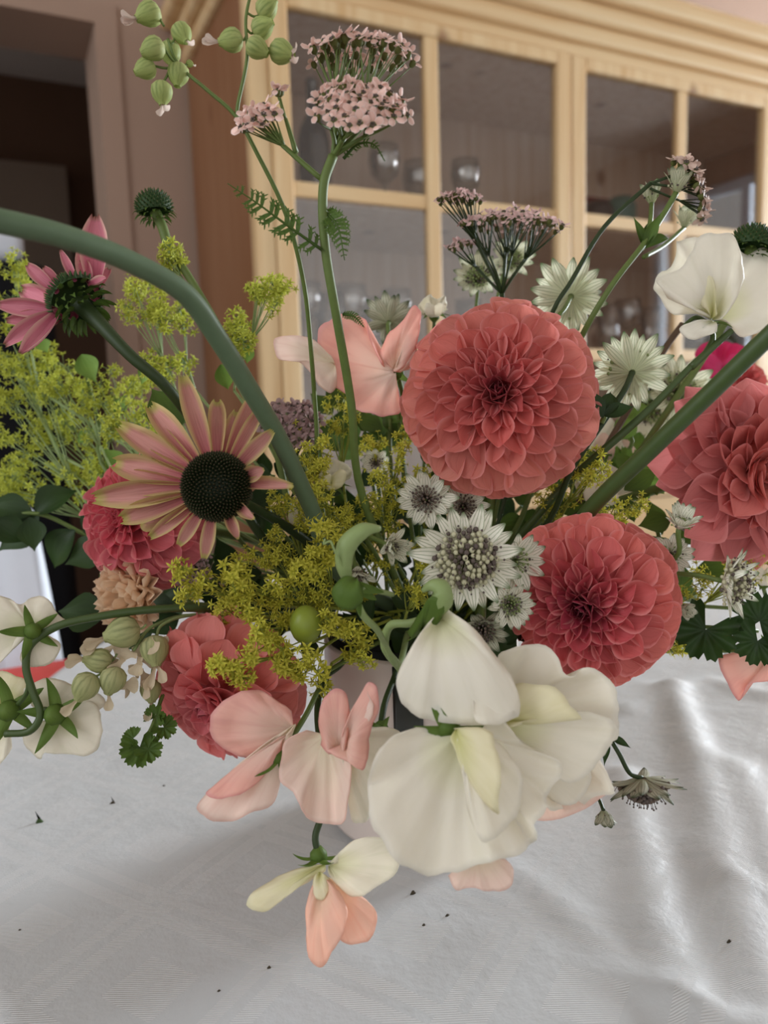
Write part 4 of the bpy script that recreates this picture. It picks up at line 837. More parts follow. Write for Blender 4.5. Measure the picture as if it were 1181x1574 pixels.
rt = pea('blush white sweet pea bloom low behind the front cluster, right of the big one')
fan(rt, (800, 1150, .29), [(770, 1220, .288), (800, 1255, .285), (850, 1262, .283), (898, 1240, .282), (938, 1222, .282), (936, 1195, .284), (900, 1160, .287), (850, 1140, .29)], 'pea_blush', bulge=-.002, ruf=.0015, rk=3, m_=12)
fan(rt, (800, 1160, .287), [(850, 1150, .284), (890, 1170, .28), (910, 1195, .278), (885, 1235, .278), (850, 1230, .28), (815, 1200, .284)], 'pea_white', bulge=.002, name='wing')
calyx(rt, (800, 1148, .291), (.4, .3, -.6), .007, 5, .6)
stem(rt, [P(800, 1145, .292), P(760, 1090, .32), P(720, 1040, .36)]+into_vase(P(720, 1040, .36))[1:], .0011, 'stem')
# --- curled green calyx and pod over the vase
rt = root('sweet_pea_calyx', 'spent pale green sweet pea calyx curled over the vase rim, petals dropped', 'flower', None)
stem(rt, [P(585, 812, .272), P(558, 816, .27), P(534, 838, .27), P(529, 868, .271), P(536, 896, .274)], [.0010, .0030, .0036, .0030, .0016], 'stem_pale', name='pod')
fan(rt, (548, 888, .273), [(520, 892, .272), (511, 910, .270), (518, 930, .269), (540, 938, .268), (556, 925, .268), (556, 905, .270)], 'calyx_green', bulge=.004, name='calyx', ctr=.002)
for dr in ((1, .28, .1), (.2, 1.2, -.2), (.9, .7, .3), (-.5, .9, 0)): link('sepal', SEP, rt, frame(P(546, 900, .272), W(*dr), -FW, .012, .010))
stem(rt, [P(545, 912, .272), P(558, 945, .276), P(580, 968, .285), P(592, 990, .300), P(614, 1022, .325)]+into_vase(P(614, 1022, .33))[1:], [.0014, .0012, .0018], 'stem_pale')
stem(rt, [P(535, 896, .273), P(524, 866, .268), P(514, 845, .266), P(508, 832, .266), P(498, 836, .266), P(500, 828, .266)], [.0005, .0003], 'stem_pale', name='tendril')
stem(rt, [P(556, 903, .273), P(580, 908, .28), P(604, 914, .29)], [.0013, .0009], 'stem_pale', name='tendril')
stem(rt_pod, [P(655, 958, .287), P(668, 940, .276), P(680, 922, .270), P(678, 905, .268), P(664, 900, .268), P(650, 908, .270)], [.0012, .0034, .0040, .0036, .0022, .0008], 'stem_pale', name='pod')
fan(rt_pod, (650, 965, .284), [(628, 972, .282), (640, 950, .276), (655, 925, .270), (665, 915, .267), (680, 925, .266), (682, 945, .270), (668, 965, .278)], 'calyx_green', bulge=.003, name='calyx')
# --- pink ones low at centre left
rt = pea('pale pink sweet pea left of the vase, one broad petal up and one rolled down')
fan(rt, (452, 1120, .30), [(448, 1092, .30), (430, 1078, .299), (402, 1064, .298), (372, 1062, .297), (330, 1090, .296), (322, 1130, .296), (345, 1150, .297), (375, 1165, .298), (402, 1170, .299), (425, 1145, .30)], 'pea_pink', bulge=.003, ruf=.0008, rk=3, m_=12, n=5)
fan(rt, (455, 1112, .298), [(430, 1140, .298), (400, 1160, .297), (360, 1182, .294), (325, 1212, .292), (303, 1240, .29), (318, 1258, .288), (350, 1264, .287), (385, 1252, .287), (420, 1234, .289), (428, 1200, .291), (425, 1165, .294), (448, 1135, .297)], 'pea_blush', bulge=.003, ruf=.0008, rk=2, m_=12, n=5)
fan(rt, (440, 1130, .295), [(415, 1150, .294), (375, 1178, .29), (330, 1208, .287), (316, 1222, .285), (340, 1228, .283), (380, 1215, .284), (410, 1185, .288), (432, 1155, .292)], 'pea_pink', bulge=.002, name='wing')
calyx(rt, (428, 1168, .293), (-.25, .9, -.2), .010, 4, .35)
stem(rt, [P(432, 1160, .294), P(470, 1100, .31), P(490, 1060, .33), P(510, 1028, .35)]+into_vase(P(510, 1028, .35))[1:], .0011, 'stem')
rt = pea('cream and pink sweet pea in front of the vase, upright pink wings')
fan(rt, (500, 1130, .290), [(470, 1122, .289), (440, 1138, .287), (430, 1170, .284), (432, 1200, .283), (455, 1222, .283), (472, 1255, .282), (500, 1270, .281), (525, 1268, .281), (536, 1230, .282), (540, 1180, .284), (530, 1150, .287)], 'pea_blush', bulge=-.003, ruf=.0018, rk=3, m_=14, n=5)
fan(rt, (520, 1130, .293), [(570, 1118, .293), (600, 1118, .292), (618, 1135, .292), (595, 1170, .29), (575, 1210, .288), (570, 1250, .287), (555, 1262, .286), (540, 1258, .286), (535, 1200, .288)], 'pea_greenwhite', bulge=.002, ruf=.0012, rk=3, m_=12)
fan(rt, (520, 1150, .284), [(495, 1145, .280), (490, 1110, .276), (495, 1078, .274), (512, 1062, .274), (530, 1068, .274), (537, 1090, .275), (536, 1120, .278), (532, 1145, .281)], 'pea_pink', bulge=.004, name='wing')
fan(rt, (532, 1140, .282), [(536, 1110, .276), (552, 1070, .272), (566, 1050, .271), (580, 1058, .270), (582, 1090, .271), (575, 1110, .272), (568, 1135, .273), (566, 1165, .274), (560, 1186, .275), (540, 1172, .277), (500, 1152, .280)], 'pea_pink', bulge=.004, name='wing')
fan(rt, (545, 1120, .280), [(545, 1085, .274), (555, 1062, .272), (568, 1072, .270), (572, 1100, .270), (562, 1120, .273)], 'pea_blush', bulge=.002, name='keel')
calyx(rt, (585, 1120, .298), (-.4, .4, -.8), .008, 5, .6)
stem(rt, [P(585, 1118, .299), P(592, 1080, .31), P(605, 1045, .33), P(612, 1028, .345)]+into_vase(P(612, 1028, .345))[1:], .0013, 'stem_dark')
rt = pea('lowest sweet pea, cream hood with peach wings hanging over the cloth')
fan(rt, (500, 1328, .290), [(480, 1330, .289), (450, 1338, .287), (415, 1355, .284), (385, 1375, .281), (380, 1390, .280), (402, 1402, .279), (418, 1395, .280), (428, 1372, .283), (460, 1362, .286), (485, 1350, .288), (500, 1340, .289)], 'pea_cream', bulge=.002, m_=10, n=4)
fan(rt, (505, 1330, .290), [(525, 1325, .289), (535, 1300, .288), (560, 1286, .286), (590, 1290, .284), (612, 1310, .283), (610, 1340, .281), (580, 1362, .280), (560, 1375, .280), (540, 1379, .281), (525, 1368, .283), (510, 1350, .286)], 'pea_greenwhite', bulge=.002, ruf=.0008, rk=2, m_=12)
fan(rt, (497, 1345, .287), [(482, 1360, .284), (470, 1395, .280), (470, 1430, .277), (475, 1470, .276), (492, 1486, .275), (505, 1472, .275), (525, 1440, .275), (535, 1410, .276), (528, 1380, .279), (510, 1355, .284)], 'pea_peach', bulge=.003, name='wing', m_=12)
fan(rt, (505, 1348, .289), [(530, 1370, .285), (555, 1378, .283), (578, 1402, .281), (580, 1425, .280), (565, 1446, .279), (545, 1450, .279), (525, 1445, .279), (510, 1410, .281), (502, 1370, .285)], 'pea_peach', bulge=.002, name='wing', m_=12)
fan(rt, (492, 1340, .286), [(483, 1350, .284), (482, 1375, .281), (495, 1385, .280), (505, 1370, .281), (506, 1350, .284)], 'pea_cream', bulge=.002, name='keel')
calyx(rt, (490, 1318, .292), (.05, 1, -.1), .0095, 5, .8)
stem(rt, [P(490, 1312, .292), P(485, 1285, .293), P(496, 1240, .298), P(492, 1150, .31), P(488, 1090, .325), P(498, 1045, .345), P(520, 1026, .36)]+into_vase(P(520, 1026, .36))[1:], .0014, 'stem_dark')
# --- pink one behind the tall yarrow stem
rt = pea('soft pink sweet pea behind the tall yarrow stem, left of the ball dahlia')
fan(rt, (608, 572, .365), [(585, 560, .365), (568, 520, .366), (562, 490, .368), (545, 482, .368), (515, 486, .367), (490, 508, .366), (492, 535, .365), (510, 552, .365), (508, 585, .364), (525, 600, .363), (545, 625, .362), (575, 638, .361), (600, 640, .361), (616, 630, .361), (612, 600, .363)], 'pea_pink', bulge=-.003, ruf=.0016, rk=4, m_=14, n=5)
fan(rt, (515, 560, .362), [(505, 545, .362), (475, 520, .361), (440, 516, .360), (420, 520, .360), (425, 548, .359), (445, 556, .358), (465, 560, .358), (490, 590, .359), (508, 605, .360), (518, 590, .361)], 'pea_blush', bulge=.003, ruf=.0008, rk=2)
fan(rt, (605, 568, .362), [(585, 540, .358), (595, 515, .355), (615, 498, .353), (635, 470, .352), (646, 475, .352), (645, 505, .352), (640, 535, .353), (630, 560, .356), (615, 572, .360)], 'pea_pink', bulge=.004, name='wing')
fan(rt, (610, 572, .361), [(618, 545, .356), (632, 515, .354), (640, 520, .353), (640, 548, .354), (628, 568, .358)], 'pea_blush', bulge=.003, name='keel')
calyx(rt, (612, 575, .368), (-.5, 0, -.6), .008, 5, .7)
stem(rt, [P(612, 575, .37), P(620, 620, .39), P(620, 720, .40), P(640, 880, .40)]+into_vase(P(640, 880, .4))[1:], .0012, 'stem')
# --- white one top right
rt = pea('large white sweet pea at the upper right, above the thick diagonal stem')
fan(rt, (1100, 490, .345), [(1060, 470, .348), (1035, 485, .35), (1008, 450, .352), (1010, 425, .354), (1035, 405, .356), (1040, 375, .357), (1062, 362, .357), (1100, 372, .358), (1140, 395, .358), (1175, 380, .358), (1205, 400, .356), (1210, 470, .352), (1181, 500, .35), (1150, 512, .347), (1118, 498, .346)], 'pea_white', bulge=.002, ruf=.0020, rk=4, m_=14, n=5)
fan(rt, (1095, 492, .343), [(1068, 470, .341), (1030, 460, .338), (1014, 440, .336), (1012, 428, .335), (1045, 415, .333), (1062, 390, .332), (1072, 366, .331), (1100, 358, .330), (1128, 362, .331), (1138, 385, .331), (1145, 420, .332), (1130, 460, .336), (1108, 485, .340)], 'pea_white', bulge=.006, ruf=.0006, rk=3, m_=14, name='wing')
fan(rt, (1094, 490, .340), [(1072, 465, .336), (1070, 430, .333), (1085, 400, .331), (1095, 420, .332), (1096, 450, .335), (1100, 475, .338)], 'pea_cream', bulge=.004, name='keel')
fan(rt, (1098, 494, .342), [(1075, 500, .34), (1055, 498, .338), (1045, 508, .337), (1070, 520, .337), (1100, 512, .339)], 'pea_white', bulge=.002, name='wing')
calyx(rt, (1092, 498, .345), (.0, -.9, -.3), .009, 5, .8)
stem(rt, [P(1092, 500, .346), P(1096, 522, .344), P(1080, 548, .343), P(1060, 566, .343), P(1000, 628, .345), P(930, 690, .35), P(880, 735, .36), P(820, 800, .37)]+into_vase(P(820, 800, .37))[1:], [.0011, .0013, .0019, .0020, .0022], 'stem_deep')
stem(rt, [P(1125, 508, .343), P(1100, 530, .343), P(1062, 565, .343)], [.0014, .0018], 'stem_deep', name='side_stem')
stem(rt, [P(1052, 500, .345), P(1070, 488, .345), P(1088, 496, .346)], [.0009, .0011], 'stem_deep', name='side_stem')
# --- left group on the curled stem
cs = [P(8, 1128, .33), P(45, 1124, .33), P(62, 1098, .33), P(50, 1062, .33), P(40, 1025, .33), P(48, 990, .33), P(90, 962, .332), P(150, 948, .335), P(220, 938, .34), P(300, 935, .35), P(360, 945, .365)]
rt = pea('white sweet pea back view at the left edge on the curling stem, upper bloom')
fan(rt, (52, 968, .332), [(30, 975, .332), (5, 1015, .331), (-30, 1020, .33), (-50, 960, .33), (-20, 915, .332), (15, 922, .334), (32, 930, .335), (45, 918, .336), (75, 922, .337), (95, 950, .337), (112, 960, .336)], 'pea_greenwhite', bulge=.001, ruf=.0014, rk=4, m_=12)
fan(rt, (55, 970, .334), [(40, 985, .334), (32, 1010, .334), (40, 1022, .333), (62, 1026, .333), (88, 1008, .334), (92, 990, .335), (75, 978, .335)], 'pea_greenwhite', bulge=.001, name='wing')
calyx(rt, (50, 970, .329), (-.5, .2, .8), .010, 5, .9)
stem(rt, cs+into_vase(cs[-1])[1:], [.0016, .0017, .0018, .0019], 'stem_deep')
rt = pea('greenish white sweet pea back view below the curled stem, lower left')
fan(rt, (85, 1104, .338), [(60, 1110, .338), (36, 1120, .337), (40, 1150, .335), (62, 1166, .334), (70, 1158, .334), (105, 1158, .334), (135, 1160, .334), (156, 1140, .335), (158, 1105, .337), (140, 1080, .339), (110, 1075, .34)], 'pea_greenwhite', bulge=.001, ruf=.0010, rk=3, m_=12)
fan(rt, (80, 1100, .341), [(50, 1085, .341), (40, 1060, .342), (75, 1042, .343), (110, 1050, .344), (150, 1062, .343), (160, 1085, .342), (120, 1105, .341)], 'pea_greenwhite', bulge=.002, ruf=.001, rk=2)
calyx(rt, (86, 1098, .332), (.0, .1, .9), .013, 5, .9)
stem(rt, [P(84, 1098, .333), P(70, 1090, .331), P(60, 1094, .3305)], .0011, 'stem_deep')
rt = pea('cream sweet pea cut by the left edge, beneath the curled stem')
fan(rt, (15, 1095, .338), [(-10, 1110, .338), (-30, 1150, .337), (-5, 1175, .336), (12, 1160, .335), (16, 1130, .336)], 'pea_greenwhite', bulge=.001, ruf=.001, rk=2)
fan(rt, (12, 1085, .342), [(-25, 1080, .342), (-20, 1040, .343), (10, 1035, .344), (40, 1045, .344), (48, 1075, .343), (30, 1092, .342)], 'pea_cream', bulge=.002, ruf=.001, rk=2)
calyx(rt, (14, 1092, .334), (-.2, .1, .9), .013, 5, .9)
stem(rt, [P(14, 1090, .336), P(30, 1080, .333), P(42, 1062, .331), P(44, 1040, .3305)], .0010, 'stem_deep')
# --- right edge and background blooms
rt = pea('pink rimmed sweet pea petal at the right edge above the cloth')
fan(rt, (1190, 1000, .345), [(1150, 1000, .343), (1105, 1012, .34), (1118, 1050, .338), (1138, 1076, .337), (1150, 1052, .336), (1181, 1048, .336), (1220, 1050, .336), (1230, 1010, .34)], 'pea_pink', bulge=.002, ruf=.001, rk=2)
fan(rt, (1190, 1000, .343), [(1180, 980, .34), (1210, 960, .338), (1240, 990, .338), (1220, 1030, .338)], 'pea_blush', bulge=.002, name='wing')
calyx(rt, (1192, 1000, .346), (-.3, .3, -.5), .008, 5, .7)
stem(rt, [P(1192, 1000, .347), P(1150, 1000, .36), P(1050, 1000, .38), P(900, 1000, .39)]+into_vase(P(900, 1000, .39))[1:], .0011, 'stem')
def loose_pea(label, px, py, d, s, m1, m2, seed, face=(0, 0, -1)):
    rnd = random.Random(seed); rt = pea(label); k = s
    rim = [(px+k*math.cos(a)*rnd.uniform(.85, 1.1), py+k*.9*math.sin(a)*rnd.uniform(.85, 1.1), d+rnd.uniform(-.006, .006)) for a in [math.radians(x) for x in range(-200, 25, 25)]]
    fan(rt, (px, py+k*.35, d), rim, m1, bulge=-.003, ruf=.002, rk=3)
    for s_ in (-1, 1): fan(rt, (px, py+k*.3, d-.004), [(px+s_*k*.1, py, d-.008), (px+s_*k*.35, py-k*.4, d-.012), (px+s_*k*.6, py-k*.2, d-.014), (px+s_*k*.55, py+k*.3, d-.012), (px+s_*k*.2, py+k*.55, d-.008)], m2, bulge=.003, name='wing')
    calyx(rt, (px, py+k*.42, d), (0, -.8, -.3), .008, 5, .8); auto_stem(rt, P(px, py+k*.45, d+.002), W(0, -.6, -.6).normalized(), .001, 'stem', .02); return rt
loose_pea('blurred magenta pink sweet pea behind the thick stem at far right', 1110, 560, .50, 45, 'pea_magenta', 'pea_magenta', 1)
loose_pea('blurred white sweet pea right behind the ball dahlia', 905, 690, .44, 62, 'pea_white', 'pea_blush', 2)
loose_pea('blurred blush sweet pea between the diagonal stems', 985, 700, .46, 60, 'pea_white', 'pea_blush', 3)
loose_pea('white sweet pea under the thick diagonal stem end', 925, 755, .40, 46, 'pea_white', 'pea_white', 4)
loose_pea('blurred white sweet pea beneath the magenta one', 1090, 610, .52, 45, 'pea_white', 'pea_blush', 5)
loose_pea('pale sweet pea among lime florets left of the tall yarrow stem', 510, 735, .372, 34, 'pea_greenwhite', 'pea_cream', 6)
loose_pea('pale blush sweet pea under the arching stem end', 465, 790, .38, 36, 'pea_blush', 'pea_greenwhite', 7)
loose_pea('blurred pale sweet pea bud above the ball dahlia left side', 668, 475, .42, 24, 'pea_greenwhite', 'pea_greenwhite', 8)
loose_pea('white bloom at the right edge below the loose dahlia', 1175, 880, .38, 36, 'pea_blush', 'pea_white', 9)
# peach bloom lower left
rt = root('peach_carnation', 'pale peach ruffled bloom under the rosy dahlia', 'flower', None)
for k in range(26):
    a = k*GA; t = math.sqrt(k/26); q = P(205, 915, .362); ax = W(-.5, .1, -.85).normalized(); e1 = ax.orthogonal().normalized(); dv = Matrix.Rotation(a, 3, ax) @ e1
    me = PEACH if k else strap_mesh('petal', 'peach_petal', [.1, .2, .34, .44, .46, .36], cup=.3, curl=.4, nu=8, nv=8, notch=.05, ridge=.25); PEACH = me
    link('petal', me, rt, frame(q-ax*.004, dv*(.3+t)+ax*(1.1-t), ax, .016+.006*t, .017))
auto_stem(rt, P(205, 915, .362), W(-.5, .1, -.85).normalized(), .0012)
# green bud
rt = root('green_bud', 'plump yellow green bud among the lime florets', 'bud', None)
q = P(470, 960, .322); ax = W(-.1, .1, -1).normalized(); mb = MB(); mb.addmesh(ball(1, 14, 10), Matrix.Translation(q) @ Matrix.Diagonal((.0068, .0068, .0082, 1))); mb.build('bud', 'bud_green', rt, origin=q); auto_stem(rt, q, ax, .001)
# ------------------------------------------------------------------ thick bare stems
rt = root('arching_stem', 'thick glaucous green stem arching in from the left edge', 'stem', None)
pp = [P(-90, 322, .205), P(0, 340, .212), P(100, 364, .225), P(200, 402, .242), P(285, 452, .258), P(335, 520, .272), P(388, 605, .29), P(432, 680, .31), P(478, 780, .335), P(520, 880, .36)]
stem(rt, pp+into_vase(pp[-1])[1:], [.0034, .0035, .0036, .0037, .0038], 'stem_glaucous', 8, 14)
rt = root('diagonal_stem', 'thick dark green stem running off to the upper right', 'stem', None)
pp = [P(1260, 445, .262), P(1181, 518, .272), P(1090, 606, .288), P(1000, 692, .308), P(910, 780, .335), P(840, 870, .365)]
stem(rt, pp+into_vase(pp[-1])[1:], [.0033, .0035, .0036], 'stem_deep', 8, 14)
rt = root('woody_stem', 'thin brownish stem behind the white sweet pea stalk', 'stem', None)
stem(rt, [P(1050, 498, .42), P(1020, 540, .42), P(960, 640, .41), P(920, 710, .40), P(860, 820, .40)]+into_vase(P(860, 820, .4))[1:], .0018, 'stem_brown')
# ------------------------------------------------------------------ leaves
LF = {m_: [strap_mesh('leaf', m_, [.02, .16, .26, .31, .30, .24, .15, .05, .0], cup=c_, curl=k_, nu=6, nv=10) for c_, k_ in ((.35, -.4), (.2, .3), (.5, -.8))] for m_ in ('leaf', 'leaf_dark', 'leaf_bright')}
def sprig(label, path, leaves, mat='leaf_dark', smat='stem', r=.0012, cat='foliage', name='leafy_sprig', to_vase=True, group='leafy sprigs'):
    rt = root(name, label, cat, group); path = [P(*p) for p in path]
    stem(rt, (path+into_vase(path[-1])[1:]) if to_vase else path, r, smat)
    for i, (bx0, by0, tx, ty, d, wd) in enumerate(leaves):
        B, T = P(bx0, by0, d), P(tx, ty, d-.004+.002*(i % 5)); L = (T-B).length
        link('leaf', LF[mat][i % 3], rt, frame(B, T-B, -FW+W(random.uniform(-.3, .3), -.5, 0), L, L*wd))
    return rt
sprig('dark green leafy sprig reaching to the left edge below the lime haze', [(-20, 800, .44), (60, 790, .44), (150, 830, .44), (300, 880, .43), (420, 920, .41)],
      [(50, 790, -30, 770, .44, 1), (45, 795, 55, 850, .43, 1.25), (55, 790, 108, 740, .44, 1.2), (-10, 800, 45, 832, .43, 1.2), (60, 792, 5, 850, .44, 1.2), (115, 815, 62, 872, .435, 1.25), (130, 820, 160, 770, .44, 1.1), (160, 835, 105, 872, .43, 1.5), (190, 845, 180, 790, .44, 1.1), (200, 845, 140, 885, .44, 1.2)])
sprig('round dark leaf under the peach bloom', [(150, 945, .40), (200, 940, .40), (330, 930, .40)], [(160, 948, 85, 935, .39, 1.45), (180, 942, 150, 905, .40, 1.2)])
sprig('added dark leaves standing in for deep shadow over the right side of the vase rim, under the shaded astrantia', [(770, 960, .35), (760, 1000, .36)], [(750, 960, 800, 1005, .345, 1.2), (740, 970, 770, 1020, .342, 1.2), (780, 950, 830, 985, .348, 1.1), (800, 970, 760, 985, .344, 1.2)])  # leaves added to darken the bright vase rim, in place of deep shadow
sprig('broad green leaves behind the lower coneflower petals', [(250, 640, .40), (300, 720, .40), (400, 860, .40)], [(275, 660, 235, 592, .37, 1.5), (265, 650, 300, 600, .39, 1.3), (290, 700, 240, 700, .40, 1.3)], 'leaf')
rng = random.Random(21)
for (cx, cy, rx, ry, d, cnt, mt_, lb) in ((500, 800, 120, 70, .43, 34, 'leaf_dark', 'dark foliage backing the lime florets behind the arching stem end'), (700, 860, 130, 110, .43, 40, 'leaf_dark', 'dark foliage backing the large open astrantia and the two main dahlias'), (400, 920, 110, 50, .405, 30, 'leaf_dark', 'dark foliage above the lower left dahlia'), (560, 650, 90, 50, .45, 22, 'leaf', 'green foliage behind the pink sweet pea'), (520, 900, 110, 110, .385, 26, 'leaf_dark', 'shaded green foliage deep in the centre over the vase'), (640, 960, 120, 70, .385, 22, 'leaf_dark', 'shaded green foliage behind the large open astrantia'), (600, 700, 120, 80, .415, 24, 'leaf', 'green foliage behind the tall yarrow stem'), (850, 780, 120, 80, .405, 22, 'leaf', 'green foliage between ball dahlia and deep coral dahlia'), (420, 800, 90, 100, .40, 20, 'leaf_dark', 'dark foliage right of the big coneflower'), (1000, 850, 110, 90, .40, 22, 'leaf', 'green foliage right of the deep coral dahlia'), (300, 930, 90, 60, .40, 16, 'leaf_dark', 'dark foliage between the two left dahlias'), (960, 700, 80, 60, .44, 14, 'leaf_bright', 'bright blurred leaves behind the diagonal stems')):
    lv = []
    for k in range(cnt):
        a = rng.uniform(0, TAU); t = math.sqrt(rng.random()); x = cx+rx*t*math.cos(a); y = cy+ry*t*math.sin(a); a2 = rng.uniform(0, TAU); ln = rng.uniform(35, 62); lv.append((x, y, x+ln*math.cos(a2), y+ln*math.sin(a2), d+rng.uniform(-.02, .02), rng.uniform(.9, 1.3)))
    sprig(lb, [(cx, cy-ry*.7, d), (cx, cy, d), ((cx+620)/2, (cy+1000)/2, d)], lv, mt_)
def toothed(seed=0, lobes=7):
    """rounded lobed lady's mantle leaf, unit radius, stalk at origin pointing -Y"""
    vs_ = [(0, 0, 0)]; uv = [(.5, 0)]; fs = []; n = lobes*6
    for ring in (.35, .7, 1.0):
        for i in range(n+1):
            a = math.radians(-150+300*i/n)+math.pi/2; lob = abs(math.sin(math.pi*i/6)); t = ring*(.80+.2*lob**.5 if ring == 1 else (.9+.1*lob)); tooth = (.05*((i % 2)*2-1) if ring == 1 else 0)
            vs_.append(((t+tooth)*math.cos(a), (t+tooth)*math.sin(a), .28*ring*ring+.10*ring*math.cos(math.pi*i/3))); uv.append((i/n*.9+.05, ring))
    for i in range(n): fs.append((0, 1+i, 2+i))
    for r in range(2):
        o_ = 1+r*(n+1)
        for i in range(n): fs.append((o_+i, o_+n+1+i, o_+n+2+i, o_+i+1))
    return vs_, fs, uv
tt_ = toothed(); TOOTH = {m_: mesh('leaf', tt_[0], tt_[1], tt_[2], True, (m_,)) for m_ in ('leaf', 'leaf_dark', 'leaf_bright')}
def mantle_leaf(label, path, items, mat='leaf'):
    rt = root('mantle_leaf_sprig', label, 'foliage', 'toothed leaf sprigs'); path = [P(*p) for p in path]; stem(rt, path+into_vase(path[-1])[1:], .0009, 'stem')
    for (px, py, d, rp, ang, tilt) in items:
        q = P(px, py, d); dr = W(math.cos(math.radians(ang)), math.sin(math.radians(ang)), tilt); link('leaf', TOOTH[mat], rt, frame(q, dr, -FW+W(0, -.8, 0), rp/F*d))
    return rt
mantle_leaf('toothed dark leaves at the right, left of the far right leaf', [(1165, 970, .35), (1110, 965, .345), (1040, 962, .35), (960, 960, .38)], [(1085, 968, .338, 48, 120, 0), (1168, 955, .335, 44, -60, .2), (1165, 985, .332, 38, 110, 0), (1050, 965, .35, 30, 60, .3)], 'leaf_dark')
mantle_leaf('small toothed green leaves dangling at the lower left over the cloth', [(222, 1140, .335), (236, 1112, .34), (255, 1060, .35), (300, 1000, .37)], [(215, 1148, .332, 30, 80, 0), (205, 1135, .334, 18, 170, .2), (240, 1102, .34, 20, -60, 0), (252, 1118, .338, 20, 30, .1), (228, 1152, .33, 22, 30, 0)], 'leaf')
mantle_leaf('lobed leaf behind the diagonal stems at the right', [(985, 740, .42), (940, 800, .41), (860, 880, .40)], [(985, 735, .42, 44, -40, 0), (955, 720, .43, 34, -120, .2)], 'leaf_bright')
# whorl under the astrantias upper right
sprig('green leaf whorl on the astrantia stalk at the upper right', [(990, 378, .357), (985, 385, .357)], [(990, 382, 978, 330, .357, .42), (990, 380, 1016, 328, .355, .55), (992, 382, 1038, 352, .354, .5), (990, 380, 1000, 335, .36, .5)], 'leaf', to_vase=False, r=.0012)
sprig('little dark leaves on the stalk of the right hand back view astrantia', [(930, 640, .342), (925, 650, .343)], [(928, 640, 975, 620, .342, .9), (928, 642, 905, 600, .34, 1.0), (930, 640, 945, 595, .342, 1.0)], 'leaf_dark', to_vase=False, r=.0012)
sprig('small dark leaf pair on the hanging astrantia stalk', [(934, 1130, .303), (938, 1134, .303)], [(936, 1132, 972, 1148, .302, .55), (934, 1132, 928, 1178, .302, .45)], 'leaf_dark', to_vase=False, r=.0009)
# ------------------------------------------------------------------ lady's mantle florets
def star(mat):
    mb = MB()
    for k in range(5):
        a = TAU*k/5; dr = Vector((math.cos(a), math.sin(a), .35)); mb.addmesh(strap([.13, .18, .13, .01], cup=.4, curl=-.25, nu=2, nv=3), frame(Vector((math.cos(a)*.12, math.sin(a)*.12, 0)), dr, Vector((0, 0, 1)), .88))
    mb.add([(.2*math.cos(TAU*i/5), .2*math.sin(TAU*i/5), .05) for i in range(5)]+[(0, 0, .12), (0, 0, -.5)], [(i, (i+1) % 5, 5) for i in range(5)]+[((i+1) % 5, i, 6) for i in range(5)])
    return mesh('floret', mb.v, mb.f, mb.uv, True, (mat,), mb.m)
ST = {m_: star(m_) for m_ in ('floret_yellow', 'floret_lime', 'floret_green')}
def mantle(label, cx, cy, d, rx, ry, n, src, mat='floret_yellow', size=.0019, smat='stem_lime', seed=0, dd=.012, path=None):
    rnd = random.Random(seed*31+int(cx*3+cy)); rt = root('mantle_flower_spray', label, 'flower', "lady's mantle sprays"); S = P(*src)
    big = size > .002 and size < .0022; n = int(n*(1.45 if big else 1.9)); size *= (1.45 if big else 1.25); mb = MB(); nc = max(3, n//12); cl = []
    hub = S.lerp(P(cx, cy, d), .35)
    for c_ in range(nc):
        a = rnd.uniform(0, TAU); t = math.sqrt(rnd.random())*.9; q = P(cx+rx*t*math.cos(a), cy+ry*t*math.sin(a), d+rnd.uniform(-dd, dd)); cl.append(q)
        mb.tube(crom([hub, hub.lerp(q, .5)+W(0, rnd.uniform(-.003, .004), 0), q], 3), [.0004, .00025], 4)
    mb.tube(crom([S, S.lerp(hub, .5), hub], 3), .0007, 5)
    cr_ = 17/F*d
    for k in range(n):
        q0 = cl[k % nc]; dv = Vector((rnd.gauss(0, 1), rnd.gauss(0, 1), rnd.gauss(0, 1))).normalized(); q = q0 + dv*cr_*rnd.uniform(.5, 1.15); s = size*rnd.uniform(.75, 1.25)
        mb.tube([q0, q-dv*s*.3], .00018, 3)
        fa = (dv + -FW*.5).normalized(); link('floret', ST[mat], rt, frame(q, fa.orthogonal(), fa, s))
    mb.build('branches', smat, rt, origin=S)
    iv = into_vase(S); stem(rt, [S, S.lerp(iv[0], .5)]+iv[:], .0008, smat); return rt
